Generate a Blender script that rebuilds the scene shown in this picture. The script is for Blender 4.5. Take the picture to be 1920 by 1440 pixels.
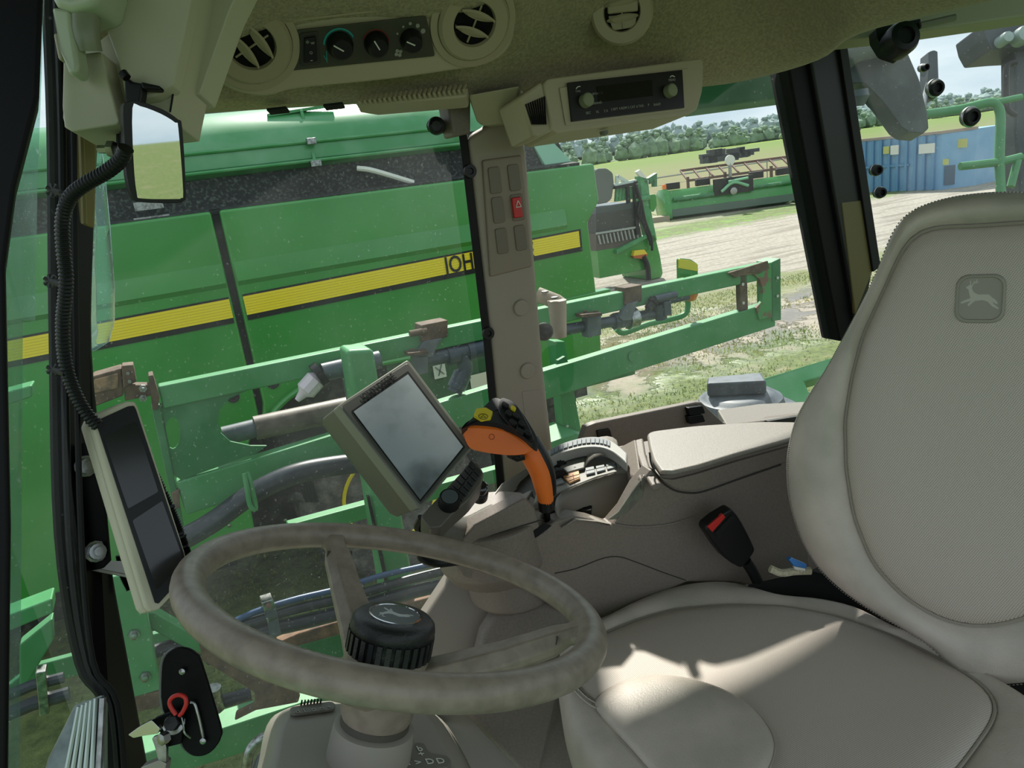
import bpy, bmesh, math, random
from mathutils import Vector as Vec, Matrix, noise
from mathutils.bvhtree import BVHTree
random.seed(7)
sc = bpy.context.scene
COL = sc.collection
for o in list(bpy.data.objects): bpy.data.objects.remove(o)
R = math.radians
# ------------------------------------------------------------ camera
f = 1390.0; PITCH = R(16.4); ROLL = R(7.3); EYE = 2.9
CF = Vec((0, math.cos(PITCH), -math.sin(PITCH)))
_r0 = Vec((1, 0, 0)); _u0 = _r0.cross(CF)
CR = _r0*math.cos(ROLL) - _u0*math.sin(ROLL)
CU = CR.cross(CF)
CC = Vec((0, 0, EYE))
cd = bpy.data.cameras.new('camera'); cam = bpy.data.objects.new('camera', cd); COL.objects.link(cam)
m = Matrix.Identity(4)
for i in range(3):
    m[i][0] = CR[i]; m[i][1] = CU[i]; m[i][2] = -CF[i]; m[i][3] = CC[i]
cam.matrix_world = m
cd.sensor_width = 36; cd.lens = f/1920*36; cd.clip_start = .02; cd.clip_end = 3000
sc.camera = cam
# ------------------------------------------------------------ world, sun, exposure
sc.view_settings.view_transform = 'Standard'; sc.view_settings.look = 'None'
sc.view_settings.gamma = 1; sc.view_settings.exposure = 0.55
sc.view_settings.use_curve_mapping = False
wd = bpy.data.worlds.new('sky'); sc.world = wd; wd.use_nodes = True
nt = wd.node_tree; nt.nodes.clear()
out = nt.nodes.new('ShaderNodeOutputWorld'); bg = nt.nodes.new('ShaderNodeBackground')
tc = nt.nodes.new('ShaderNodeTexCoord'); mp = nt.nodes.new('ShaderNodeMapping')
mp.inputs['Scale'].default_value = (1, 1, 3.2)
no = nt.nodes.new('ShaderNodeTexNoise'); no.inputs['Scale'].default_value = 3.0; no.inputs['Detail'].default_value = 7; no.inputs['Roughness'].default_value = .55
cr = nt.nodes.new('ShaderNodeValToRGB')
cr.color_ramp.elements[0].position = .40; cr.color_ramp.elements[0].color = (.50, .62, .71, 1)
cr.color_ramp.elements[1].position = .60; cr.color_ramp.elements[1].color = (.76, .84, .88, 1)
nt.links.new(tc.outputs['Generated'], mp.inputs['Vector']); nt.links.new(mp.outputs[0], no.inputs['Vector'])
nt.links.new(no.outputs['Fac'], cr.inputs['Fac']); nt.links.new(cr.outputs[0], bg.inputs['Color'])
nt.links.new(bg.outputs[0], out.inputs[0]); bg.inputs['Strength'].default_value = 0.82
SUN_AZ, SUN_EL = 0.0, 47.0      # azimuth from +Y towards +X
sd = bpy.data.lights.new('sun', 'SUN'); sd.energy = 5.0; sd.angle = R(2.4); sd.color = (1, .96, .88)
sun = bpy.data.objects.new('sun', sd); COL.objects.link(sun)
_s = Vec((math.sin(R(SUN_AZ))*math.cos(R(SUN_EL)), math.cos(R(SUN_AZ))*math.cos(R(SUN_EL)), math.sin(R(SUN_EL))))
sun.rotation_euler = _s.to_track_quat('Z', 'Y').to_euler(); sun.location = (0, 0, 20)
# ------------------------------------------------------------ point helpers
def ray(x, y): return CF + CR*((x-960)/f) - CU*((y-720)/f)
def P(x, y, d): return CC + ray(x, y)*d
def G(x, y, z=0):
    r = ray(x, y); return CC + r*((z-EYE)/r.z)
def V(x, y, p, n):
    r = ray(x, y); return CC + r*((p-CC).dot(n)/r.dot(n))
def PD(pts, d): return [P(x, y, d) for x, y in pts]
def PP(pts): return [P(*q) for q in pts]
def VP(pts, p, n): return [V(x, y, p, n) for x, y in pts]
def dirn(a): return Vec((math.sin(R(a)), math.cos(R(a)), 0))
Z = Vec((0, 0, 1))
# ------------------------------------------------------------ object helpers
WL = {}
def tagp(o, label=None, cat=None, group=None, kind=None):
    if label: o['label'] = label
    if cat: o['category'] = cat
    if group: o['group'] = group
    if kind: o['kind'] = kind
    return o
def link(o, w, parent):
    COL.objects.link(o); WL[o.name] = w
    if parent:
        o.parent = parent; o.location = w - WL[parent.name]
    else: o.location = w
def T(name, loc, label, cat, group=None, kind=None):
    o = bpy.data.objects.new(name, None); o.empty_display_size = .05
    link(o, Vec(loc), None); return tagp(o, label, cat, group, kind)
def mk(name, verts, faces, mat, parent=None, smooth=True, bevel=0, seg=2, sub=0, ang=35, solid=0, soff=0, recalc=True, **kw):
    bm = bmesh.new()
    vs = [bm.verts.new(v) for v in verts]
    for fc in faces:
        try: bm.faces.new([vs[i] for i in fc])
        except ValueError: pass
    return mkbm(name, bm, mat, parent, smooth, bevel, seg, sub, ang, solid, soff, recalc, **kw)
def mkbm(name, bm, mat, parent=None, smooth=True, bevel=0, seg=2, sub=0, ang=35, solid=0, soff=0, recalc=True, **kw):
    if recalc: bmesh.ops.recalc_face_normals(bm, faces=bm.faces[:])
    xs = [v.co for v in bm.verts]
    lo = Vec([min(c[i] for c in xs) for i in range(3)]); hi = Vec([max(c[i] for c in xs) for i in range(3)])
    w = Vec(((lo.x+hi.x)/2, (lo.y+hi.y)/2, lo.z))
    for v in bm.verts: v.co -= w
    bm.normal_update()
    for fc in bm.faces: fc.smooth = smooth
    if smooth and not sub:
        for e in bm.edges:
            if len(e.link_faces) == 2 and e.calc_face_angle(0) > R(ang): e.smooth = False
    me = bpy.data.meshes.new(name); bm.to_mesh(me); bm.free()
    for mt in (mat if isinstance(mat, (list, tuple)) else [mat]): me.materials.append(mt)
    o = bpy.data.objects.new(name, me); link(o, w, parent)
    if solid:
        md = o.modifiers.new('thick', 'SOLIDIFY'); md.thickness = solid; md.offset = soff
    if bevel:
        md = o.modifiers.new('bevel', 'BEVEL'); md.width = bevel; md.segments = seg; md.limit_method = 'ANGLE'; md.angle_limit = R(30)
        md.harden_normals = True
    if sub:
        md = o.modifiers.new('sub', 'SUBSURF'); md.levels = sub; md.render_levels = sub
    return tagp(o, kw.get('label'), kw.get('cat'), kw.get('group'), kw.get('kind'))
class MB:
    """collects shapes of ONE part"""
    def __init__(s): s.v = []; s.f = []
    def add(s, v, fc):
        n = len(s.v); s.v += [Vec(q) for q in v]; s.f += [tuple(i+n for i in q) for q in fc]; return s
    def slab(s, pts, vec):
        n = len(pts); v = list(pts)+[p+vec for p in pts]
        return s.add(v, [tuple(range(n)), tuple(range(2*n-1, n-1, -1))]+[(i, (i+1) % n, n+(i+1) % n, n+i) for i in range(n)])
    def box(s, c, u, v, w):
        """centre and three half vectors"""
        q = [c+u*a+v*b+w*d for a in (-1, 1) for b in (-1, 1) for d in (-1, 1)]
        return s.add(q, [(0, 1, 3, 2), (4, 6, 7, 5), (0, 4, 5, 1), (2, 3, 7, 6), (0, 2, 6, 4), (1, 5, 7, 3)])
    def beam(s, a, b, w, h, up=Z):
        d = (b-a).normalized(); sd = d.cross(up).normalized(); u = sd.cross(d)
        return s.box((a+b)/2, (b-a)/2, sd*(w/2), u*(h/2))
    def tube(s, pts, r, seg=12, closed=False, caps=True, spl=0):
        pts = [Vec(p) for p in pts]
        if spl: pts = spline(pts, spl, closed)
        n = len(pts); rr = r if callable(r) else (lambda t: r)
        vs = []; fs = []; pu = None
        for i, p in enumerate(pts):
            a = pts[(i-1) % n] if (closed or i > 0) else p
            b = pts[(i+1) % n] if (closed or i < n-1) else p
            t = (b-a).normalized()
            if pu is None:
                pu = t.orthogonal().normalized()
            pu = (pu - t*pu.dot(t)).normalized(); pv = t.cross(pu)
            rad = rr(i/(n-1))
            vs += [p+(pu*math.cos(k*2*math.pi/seg)+pv*math.sin(k*2*math.pi/seg))*rad for k in range(seg)]
        for i in range(n if closed else n-1):
            j = (i+1) % n
            off = 0
            if closed and j == 0:   # match twist
                off = min(range(seg), key=lambda k: (vs[i*seg]-vs[k]).length)
            for k in range(seg):
                k2 = (k+1) % seg
                fs.append((i*seg+k, i*seg+k2, j*seg+(k2+off) % seg, j*seg+(k+off) % seg))
        if caps and not closed:
            fs += [tuple(range(seg-1, -1, -1)), tuple((n-1)*seg+k for k in range(seg))]
        return s.add(vs, fs)
    def lathe(s, prof, c, ax, seg=32, ref=None, caps=True):
        ax = ax.normalized(); u = (ref or ax.orthogonal()); u = (u-ax*u.dot(ax)).normalized(); w = ax.cross(u)
        vs = []; fs = []
        for r_, h in prof:
            vs += [c+ax*h+(u*math.cos(k*2*math.pi/seg)+w*math.sin(k*2*math.pi/seg))*max(r_, 1e-5) for k in range(seg)]
        for i in range(len(prof)-1):
            for k in range(seg):
                k2 = (k+1) % seg
                fs.append((i*seg+k, i*seg+k2, (i+1)*seg+k2, (i+1)*seg+k))
        if caps: fs += [tuple(range(seg-1, -1, -1)), tuple((len(prof)-1)*seg+k for k in range(seg))]
        return s.add(vs, fs)
    def grid(s, rows, closed=False):
        n = len(rows[0]); vs = [p for r_ in rows for p in r_]; fs = []
        for i in range(len(rows)-1):
            for k in range(n if closed else n-1):
                k2 = (k+1) % n
                fs.append((i*n+k, i*n+k2, (i+1)*n+k2, (i+1)*n+k))
        return s.add(vs, fs)
    def loft(s, rows):
        n = len(rows[0]); s.grid(rows, True); b = len(s.v)-n*len(rows)
        s.f += [tuple(b+i for i in range(n-1, -1, -1)), tuple(b+n*(len(rows)-1)+i for i in range(n))]; return s
    def build(s, name, mat, parent=None, **kw): return mk(name, s.v, s.f, mat, parent, **kw)
def spline(pts, k=6, closed=False):
    n = len(pts); o = []
    rng = range(n if closed else n-1)
    for i in rng:
        p0 = pts[(i-1) % n] if (closed or i > 0) else pts[i]*2-pts[i+1]
        p1 = pts[i]; p2 = pts[(i+1) % n]
        p3 = pts[(i+2) % n] if (closed or i < n-2) else pts[i+1]*2-pts[i]
        for j in range(k):
            t = j/k
            o.append(((p1*2)+(p2-p0)*t+(p0*2-p1*5+p2*4-p3)*t*t+(p1*3-p0-p2*3+p3)*t**3)*.5)
    if not closed: o.append(pts[-1])
    return o
def rrect(c, u, v, w, h, r, k=5):
    u = u.normalized(); v = v.normalized(); r = min(r, w/2-1e-5, h/2-1e-5); o = []
    for sx, sy, a0 in ((1, 1, 0), (-1, 1, 90), (-1, -1, 180), (1, -1, 270)):
        for j in range(k+1):
            a = R(a0+90*j/k); o.append(c+u*(sx*(w/2-r)+r*math.cos(a))+v*(sy*(h/2-r)+r*math.sin(a)))
    return o
def circ(c, n, r, seg=32, ref=None):
    n = n.normalized(); u = (ref or n.orthogonal()); u = (u-n*u.dot(n)).normalized(); w = n.cross(u)
    return [c+(u*math.cos(k*2*math.pi/seg)+w*math.sin(k*2*math.pi/seg))*r for k in range(seg)]
def rnd(pts, r=.3, k=4):
    """rounds the corners of a 3D polygon; r = share of the shorter edge"""
    o = []; n = len(pts)
    for i in range(n):
        a, b, c = pts[i-1], pts[i], pts[(i+1) % n]
        l = min((a-b).length, (c-b).length)*r
        p = b+(a-b).normalized()*l; q = b+(c-b).normalized()*l
        for j in range(k+1):
            t = j/k; o.append(p*(1-t)**2+b*2*t*(1-t)+q*t*t)
    return o
def bilin(q, s, t):
    """q = four corners TL TR BR BL"""
    return q[0]*(1-s)*(1-t)+q[1]*s*(1-t)+q[2]*s*t+q[3]*(1-s)*t
FONT = {}
def txt(name, s_, c, u, v, h, mat, parent=None, ext=.0004, align='CENTER', off=.0, label=None, sx=1):
    cu = bpy.data.curves.new('t', 'FONT'); cu.body = s_; cu.size = 1; cu.extrude = 0; cu.align_x = align; cu.align_y = 'CENTER'; cu.offset = off; cu.resolution_u = 3
    ob = bpy.data.objects.new('t', cu); COL.objects.link(ob); bpy.context.view_layer.update()
    me = bpy.data.meshes.new_from_object(ob); bpy.data.objects.remove(ob)
    u = u.normalized(); v = (v-u*v.dot(u)).normalized(); n = u.cross(v)
    bm = bmesh.new(); bm.from_mesh(me)
    r_ = bmesh.ops.extrude_face_region(bm, geom=bm.faces[:])
    for g_ in r_['geom']:
        if isinstance(g_, bmesh.types.BMVert): g_.co.z += 1
    for q in bm.verts: q.co = c+u*(q.co.x*h*sx)+v*(q.co.y*h)+n*(q.co.z*ext)
    return mkbm(name, bm, mat, parent, smooth=False, label=label)
# ------------------------------------------------------------ materials
def srgb(*c):
    return tuple((x/255/12.92 if x/255 <= .04045 else ((x/255+.055)/1.055)**2.4) for x in c)+(1,)
MATS = {}
def mat(name, col, rough=.5, metal=0, bump=None, var=None, spec=.5, coat=0, sheen=0, crough=.1):
    """var=(scale, colour2, low, high, detail) noise mix; bump=(scale, strength, distance)"""
    if name in MATS: return MATS[name]
    mt = bpy.data.materials.new(name); mt.use_nodes = True; t = mt.node_tree; b = t.nodes['Principled BSDF']
    b.inputs['Base Color'].default_value = col; b.inputs['Roughness'].default_value = rough; b.inputs['Metallic'].default_value = metal
    b.inputs['Specular IOR Level'].default_value = spec; b.inputs['Coat Weight'].default_value = coat; b.inputs['Coat Roughness'].default_value = crough
    b.inputs['Sheen Weight'].default_value = sheen
    tc = t.nodes.new('ShaderNodeTexCoord')
    if var:
        n = t.nodes.new('ShaderNodeTexNoise'); n.inputs['Scale'].default_value = var[0]; n.inputs['Detail'].default_value = var[4] if len(var) > 4 else 4
        r_ = t.nodes.new('ShaderNodeMapRange'); r_.inputs[1].default_value = var[2]; r_.inputs[2].default_value = var[3]
        mx = t.nodes.new('ShaderNodeMix'); mx.data_type = 'RGBA'; mx.inputs[6].default_value = col; mx.inputs[7].default_value = var[1]
        t.links.new(tc.outputs['Object'], n.inputs['Vector']); t.links.new(n.outputs['Fac'], r_.inputs[0]); t.links.new(r_.outputs[0], mx.inputs[0]); t.links.new(mx.outputs[2], b.inputs['Base Color'])
    if bump:
        n = t.nodes.new('ShaderNodeTexNoise'); n.inputs['Scale'].default_value = bump[0]; n.inputs['Detail'].default_value = 3
        bp = t.nodes.new('ShaderNodeBump'); bp.inputs['Strength'].default_value = bump[1]; bp.inputs['Distance'].default_value = bump[2] if len(bump) > 2 else .001
        t.links.new(tc.outputs['Object'], n.inputs['Vector']); t.links.new(n.outputs['Fac'], bp.inputs['Height']); t.links.new(bp.outputs[0], b.inputs['Normal'])
    MATS[name] = mt; return mt
fabric = mat('headliner_fabric', srgb(164, 155, 122), .95, bump=(260, .8, .004), var=(190, srgb(138, 130, 100), .35, .65, 5), sheen=.2)
cover = mat('cover_plastic', srgb(178, 176, 150), .45, bump=(900, .15, .0005))
olive = mat('overhead_plastic', srgb(170, 160, 134), .55, bump=(700, .25, .0006))
olived = mat('overhead_vent_plastic', srgb(158, 148, 120), .5)
taupe = mat('console_plastic', srgb(124, 112, 103), .5, bump=(700, .4, .0008), var=(300, srgb(114, 106, 97), .4, .6))
taupe_l = mat('armrest_plastic', srgb(142, 135, 127), .42, bump=(900, .4, .0008), var=(500, srgb(128, 121, 113), .4, .6))
postm = mat('post_plastic', srgb(150, 140, 126), .55, bump=(600, .2, .0005))
postd = mat('switch_blank_plastic', srgb(112, 102, 88), .5)
cowlm = mat('column_plastic', srgb(146, 140, 130), .5, bump=(500, .2, .0006))
wheelm = mat('wheel_skin', srgb(146, 133, 120), .4, bump=(240, .3, .001), var=(60, srgb(128, 116, 104), .4, .65, 6))
black = mat('black_plastic', srgb(17, 18, 19), .4, spec=.35)
blackp = mat('black_paint', srgb(8, 8, 9), .5, spec=.15)
rubber = mat('rubber', srgb(14, 15, 15), .6, spec=.3, bump=(90, .2, .001))
dark = mat('matte_dark_fill', srgb(12, 12, 12), .9)
steel = mat('zinc_steel', srgb(170, 172, 172), .32, 1, var=(60, srgb(110, 110, 108), .4, .7))
leather = mat('seat_leather', srgb(194, 181, 171), .45, bump=(420, .45, .0012), var=(14, srgb(170, 162, 150), .35, .7))
orange = mat('orange_rubber', srgb(232, 112, 30), .5, bump=(900, .2, .0005))
monm = mat('display_case', srgb(92, 88, 80), .4, bump=(900, .15, .0004))
monl = mat('display_case_edge', srgb(124, 124, 112), .42)
screen = mat('sky_pale_screen', srgb(168, 176, 180), .3, spec=.8, var=(7, srgb(92, 98, 102), .5, .68, 5), coat=.4, crough=.25)  # pale base paints in the sky reflection, over some dust film
blackgl = mat('black_glass', srgb(14, 15, 16), .18, coat=.4)
cream = mat('tablet_case', srgb(196, 190, 166), .5)
redm = mat('red_plastic', srgb(190, 34, 30), .4)
yellow = mat('yellow_paint', srgb(236, 210, 28), .35)
yelbtn = mat('yellow_button', srgb(216, 196, 40), .4)
whitem = mat('white_print', srgb(215, 215, 205), .6)
greyprint = mat('grey_print', srgb(150, 150, 140), .6)
teal = mat('teal_print', srgb(40, 150, 150), .6)
redprint = mat('red_print', srgb(120, 24, 22), .6)
JG = srgb(38, 128, 44)
green = mat('green_paint', JG, .28, coat=.5, crough=.15, var=(1.7, srgb(52, 140, 56), .35, .7, 8))
greend = mat('green_paint_dusty', srgb(56, 132, 74), .45, var=(5, srgb(92, 152, 108), .40, .75, 9), bump=(40, .1, .002))
greeno = mat('green_paint_old', srgb(40, 110, 62), .5, var=(7, srgb(84, 140, 100), .45, .8, 9))
rust = mat('rusty_steel', srgb(106, 86, 68), .8, var=(26, srgb(74, 58, 46), .35, .65, 8), bump=(60, .4, .003))
rustg = mat('rusted_green_paint', srgb(64, 140, 76), .6, var=(14, srgb(120, 88, 74), .46, .54, 8))
pipeg = mat('grey_pipe', srgb(84, 92, 98), .45, var=(18, srgb(112, 116, 118), .45, .75, 6))
pvc = mat('dark_pvc', srgb(62, 72, 82), .4, var=(20, srgb(96, 104, 110), .5, .8, 6))
cylm = mat('cylinder_paint', srgb(120, 108, 98), .5, var=(20, srgb(88, 78, 70), .35, .7, 7))
tyre = mat('muddy_tyre', srgb(104, 98, 92), .9, var=(14, srgb(66, 62, 58), .35, .6, 8), bump=(20, .8, .02))
hose = mat('black_hose', srgb(36, 42, 50), .38, var=(40, srgb(58, 62, 66), .5, .8))
amber = mat('amber_lens', srgb(240, 120, 20), .2, coat=.5)
def spot(name, col, col2, k, thr, rough=.5, bstr=.5):
    """perforated cloth: a lattice of small holes"""
    mt = bpy.data.materials.new(name); mt.use_nodes = True; t = mt.node_tree; b = t.nodes['Principled BSDF']
    tc = t.nodes.new('ShaderNodeTexCoord'); sp = t.nodes.new('ShaderNodeSeparateXYZ')
    rot = t.nodes.new('ShaderNodeMapping'); rot.inputs['Rotation'].default_value = (0, 0, R(22))
    t.links.new(tc.outputs['Object'], rot.inputs[0]); t.links.new(rot.outputs[0], sp.inputs[0])
    def M(op, a, b_=None):
        n = t.nodes.new('ShaderNodeMath'); n.operation = op
        for i, q in enumerate((a, b_)):
            if q is None: continue
            if isinstance(q, (int, float)): n.inputs[i].default_value = q
            else: t.links.new(q, n.inputs[i])
        return n.outputs[0]
    xz = M('ADD', sp.outputs[0], M('MULTIPLY', sp.outputs[2], .35))
    yz = M('ADD', sp.outputs[1], M('MULTIPLY', sp.outputs[2], .9))
    a = M('SINE', M('MULTIPLY', xz, k)); c = M('SINE', M('MULTIPLY', yz, k))
    pr = M('MULTIPLY', a, c)
    r_ = t.nodes.new('ShaderNodeMapRange'); r_.inputs[1].default_value = thr; r_.inputs[2].default_value = thr+.35
    t.links.new(pr, r_.inputs[0])
    mx = t.nodes.new('ShaderNodeMix'); mx.data_type = 'RGBA'; mx.inputs[6].default_value = col; mx.inputs[7].default_value = col2
    t.links.new(r_.outputs[0], mx.inputs[0]); t.links.new(mx.outputs[2], b.inputs['Base Color'])
    bp = t.nodes.new('ShaderNodeBump'); bp.inputs['Strength'].default_value = bstr; bp.inputs['Distance'].default_value = .001; bp.invert = True
    t.links.new(r_.outputs[0], bp.inputs['Height']); t.links.new(bp.outputs[0], b.inputs['Normal']); b.inputs['Roughness'].default_value = rough
    return mt
seatcloth = spot('perforated_seat_cloth', srgb(194, 181, 171), srgb(136, 128, 116), 1900, .35)
def glassmat(name, tint, dust, dcol=(.75, .82, .8, 1), dscale=6):
    mt = bpy.data.materials.new(name); mt.use_nodes = True; t = mt.node_tree; t.nodes.clear()
    o = t.nodes.new('ShaderNodeOutputMaterial'); tr = t.nodes.new('ShaderNodeBsdfTransparent'); tr.inputs[0].default_value = tint
    gl = t.nodes.new('ShaderNodeBsdfGlossy'); gl.inputs['Roughness'].default_value = .02
    fr = t.nodes.new('ShaderNodeFresnel'); fr.inputs[0].default_value = 1.12
    df = t.nodes.new('ShaderNodeBsdfTranslucent'); df.inputs[0].default_value = dcol
    tc = t.nodes.new('ShaderNodeTexCoord'); n = t.nodes.new('ShaderNodeTexNoise'); n.inputs['Scale'].default_value = dscale; n.inputs['Detail'].default_value = 8
    n2 = t.nodes.new('ShaderNodeTexNoise'); n2.inputs['Scale'].default_value = 220; n2.inputs['Detail'].default_value = 2
    r1 = t.nodes.new('ShaderNodeMapRange'); r1.inputs[1].default_value = .35; r1.inputs[2].default_value = .7; r1.inputs[3].default_value = dust*.35; r1.inputs[4].default_value = dust
    r2 = t.nodes.new('ShaderNodeMapRange'); r2.inputs[1].default_value = .66; r2.inputs[2].default_value = .75; r2.inputs[4].default_value = dust*2.2
    ad = t.nodes.new('ShaderNodeMath'); ad.operation = 'ADD'
    for q in (n, n2): t.links.new(tc.outputs['Object'], q.inputs['Vector'])
    t.links.new(n.outputs['Fac'], r1.inputs[0]); t.links.new(n2.outputs['Fac'], r2.inputs[0]); t.links.new(r1.outputs[0], ad.inputs[0]); t.links.new(r2.outputs[0], ad.inputs[1])
    m1 = t.nodes.new('ShaderNodeMixShader'); m2 = t.nodes.new('ShaderNodeMixShader')
    t.links.new(fr.outputs[0], m1.inputs[0]); t.links.new(tr.outputs[0], m1.inputs[1]); t.links.new(gl.outputs[0], m1.inputs[2])
    t.links.new(ad.outputs[0], m2.inputs[0]); t.links.new(m1.outputs[0], m2.inputs[1]); t.links.new(df.outputs[0], m2.inputs[2]); t.links.new(m2.outputs[0], o.inputs[0])
    return mt
glass = glassmat('cab_glass', (.96, .985, .965, 1), .03)
glassr = glassmat('rear_glass', (.93, .97, .96, 1), .04)
glassd = glassmat('door_glass', (.7, .84, .8, 1), .16, dscale=14)
# ------------------------------------------------------------ the yard outside
E_ = dirn(65.5); N_ = Vec((math.cos(R(65.5)), -math.sin(R(65.5)), 0))      # along the machines / towards the cab
def ground_mat():
    mt = bpy.data.materials.new('yard_ground'); mt.use_nodes = True; t = mt.node_tree; b = t.nodes['Principled BSDF']
    L = t.links.new
    tc = t.nodes.new('ShaderNodeTexCoord')
    def noise_(s, d=5, r=.6, v=None):
        n = t.nodes.new('ShaderNodeTexNoise'); n.inputs['Scale'].default_value = s; n.inputs['Detail'].default_value = d; n.inputs['Roughness'].default_value = r
        L(v or tc.outputs['Object'], n.inputs['Vector']); return n.outputs['Fac']
    def M(op, *a):
        n = t.nodes.new('ShaderNodeMath'); n.operation = op
        for i, q in enumerate(a):
            if isinstance(q, (int, float)): n.inputs[i].default_value = q
            else: L(q, n.inputs[i])
        return n.outputs[0]
    def mr(x, a, c, d=0, e=1):
        n = t.nodes.new('ShaderNodeMapRange'); 
        for i, q in enumerate((a, c, d, e)): n.inputs[i+1].default_value = q
        L(x, n.inputs[0]); return n.outputs[0]
    def mix(fac, a, c):
        n = t.nodes.new('ShaderNodeMix'); n.data_type = 'RGBA'
        L(fac, n.inputs[0])
        for i, q in ((6, a), (7, c)):
            if isinstance(q, tuple): n.inputs[i].default_value = q
            else: L(q, n.inputs[i])
        return n.outputs[2]
    dt = t.nodes.new('ShaderNodeVectorMath'); dt.operation = 'DOT_PRODUCT'; dt.inputs[1].default_value = -N_
    L(tc.outputs['Object'], dt.inputs[0]); w = dt.outputs['Value']
    ds = t.nodes.new('ShaderNodeVectorMath'); ds.operation = 'DOT_PRODUCT'; ds.inputs[1].default_value = E_
    L(tc.outputs['Object'], ds.inputs[0]); s = ds.outputs['Value']
    big = noise_(.35, 6); mid = noise_(1.6, 6); fine = noise_(9, 8, .7); vf = noise_(40, 4)
    # stretched noise: wheel tracks along the yard
    cb = t.nodes.new('ShaderNodeCombineXYZ'); L(M('MULTIPLY', s, .25), cb.inputs[0]); L(M('MULTIPLY', w, 2.4), cb.inputs[1])
    trk = noise_(1.3, 6, .6, cb.outputs[0])
    wn = M('ADD', w, M('MULTIPLY', M('SUBTRACT', mid, .5), 2.4))
    soil = mix(mr(fine, .35, .65), srgb(134, 126, 114), srgb(172, 165, 153))
    soil = mix(M('MULTIPLY', mr(trk, .5, .6), .7), soil, srgb(112, 103, 90))
    mud = mix(mr(mid, .4, .6), srgb(104, 94, 82), srgb(158, 144, 124))
    grass = mix(mr(fine, .3, .7), srgb(56, 74, 30), srgb(120, 132, 70))
    grass = mix(mr(mid, .55, .75), grass, srgb(132, 122, 90))
    straw = mix(mr(fine, .35, .6), srgb(156, 146, 120), srgb(112, 122, 70))
    col = mix(mr(wn, 11.2, 12.0), mix(mr(vf, .4, .6), straw, grass), soil)               # grass patch then gravel
    mudf = M('MULTIPLY', mr(wn, 7.0, 7.6), mr(wn, 10.6, 9.4)); mudf = M('MULTIPLY', mudf, mr(big, .30, .44))
    mudf = M('MULTIPLY', mudf, mr(s, 3.0, 4.4))
    col = mix(mudf, col, mud)
    near = M('MULTIPLY', mr(wn, 8.2, 7.4), 1.0)
    col = mix(near, col, grass)
    strip = M('MULTIPLY', mr(wn, 19.2, 20.2), mr(wn, 23.3, 22.0))
    col = mix(strip, col, mix(mr(mid, .5, .62), grass, srgb(100, 138, 44)))
    back = mr(wn, 22.6, 24.2)
    col = mix(back, col, straw)
    L(col, b.inputs['Base Color'])
    pud = M('MULTIPLY', mudf, mr(M('ADD', mid, M('MULTIPLY', big, .35)), .70, .665))
    L(M('MAXIMUM', M('SUBTRACT', mr(pud, 0, 1, .85, .12), M('MULTIPLY', mudf, .52)), .1), b.inputs['Roughness'])
    h = M('ADD', M('MULTIPLY', fine, M('SUBTRACT', 1, pud)), M('MULTIPLY', trk, .7))
    bp = t.nodes.new('ShaderNodeBump'); bp.inputs['Distance'].default_value = .05; bp.inputs['Strength'].default_value = .8
    L(M('MULTIPLY', h, M('SUBTRACT', 1, pud)), bp.inputs['Height']); L(bp.outputs[0], b.inputs['Normal'])
    return mt
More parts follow.
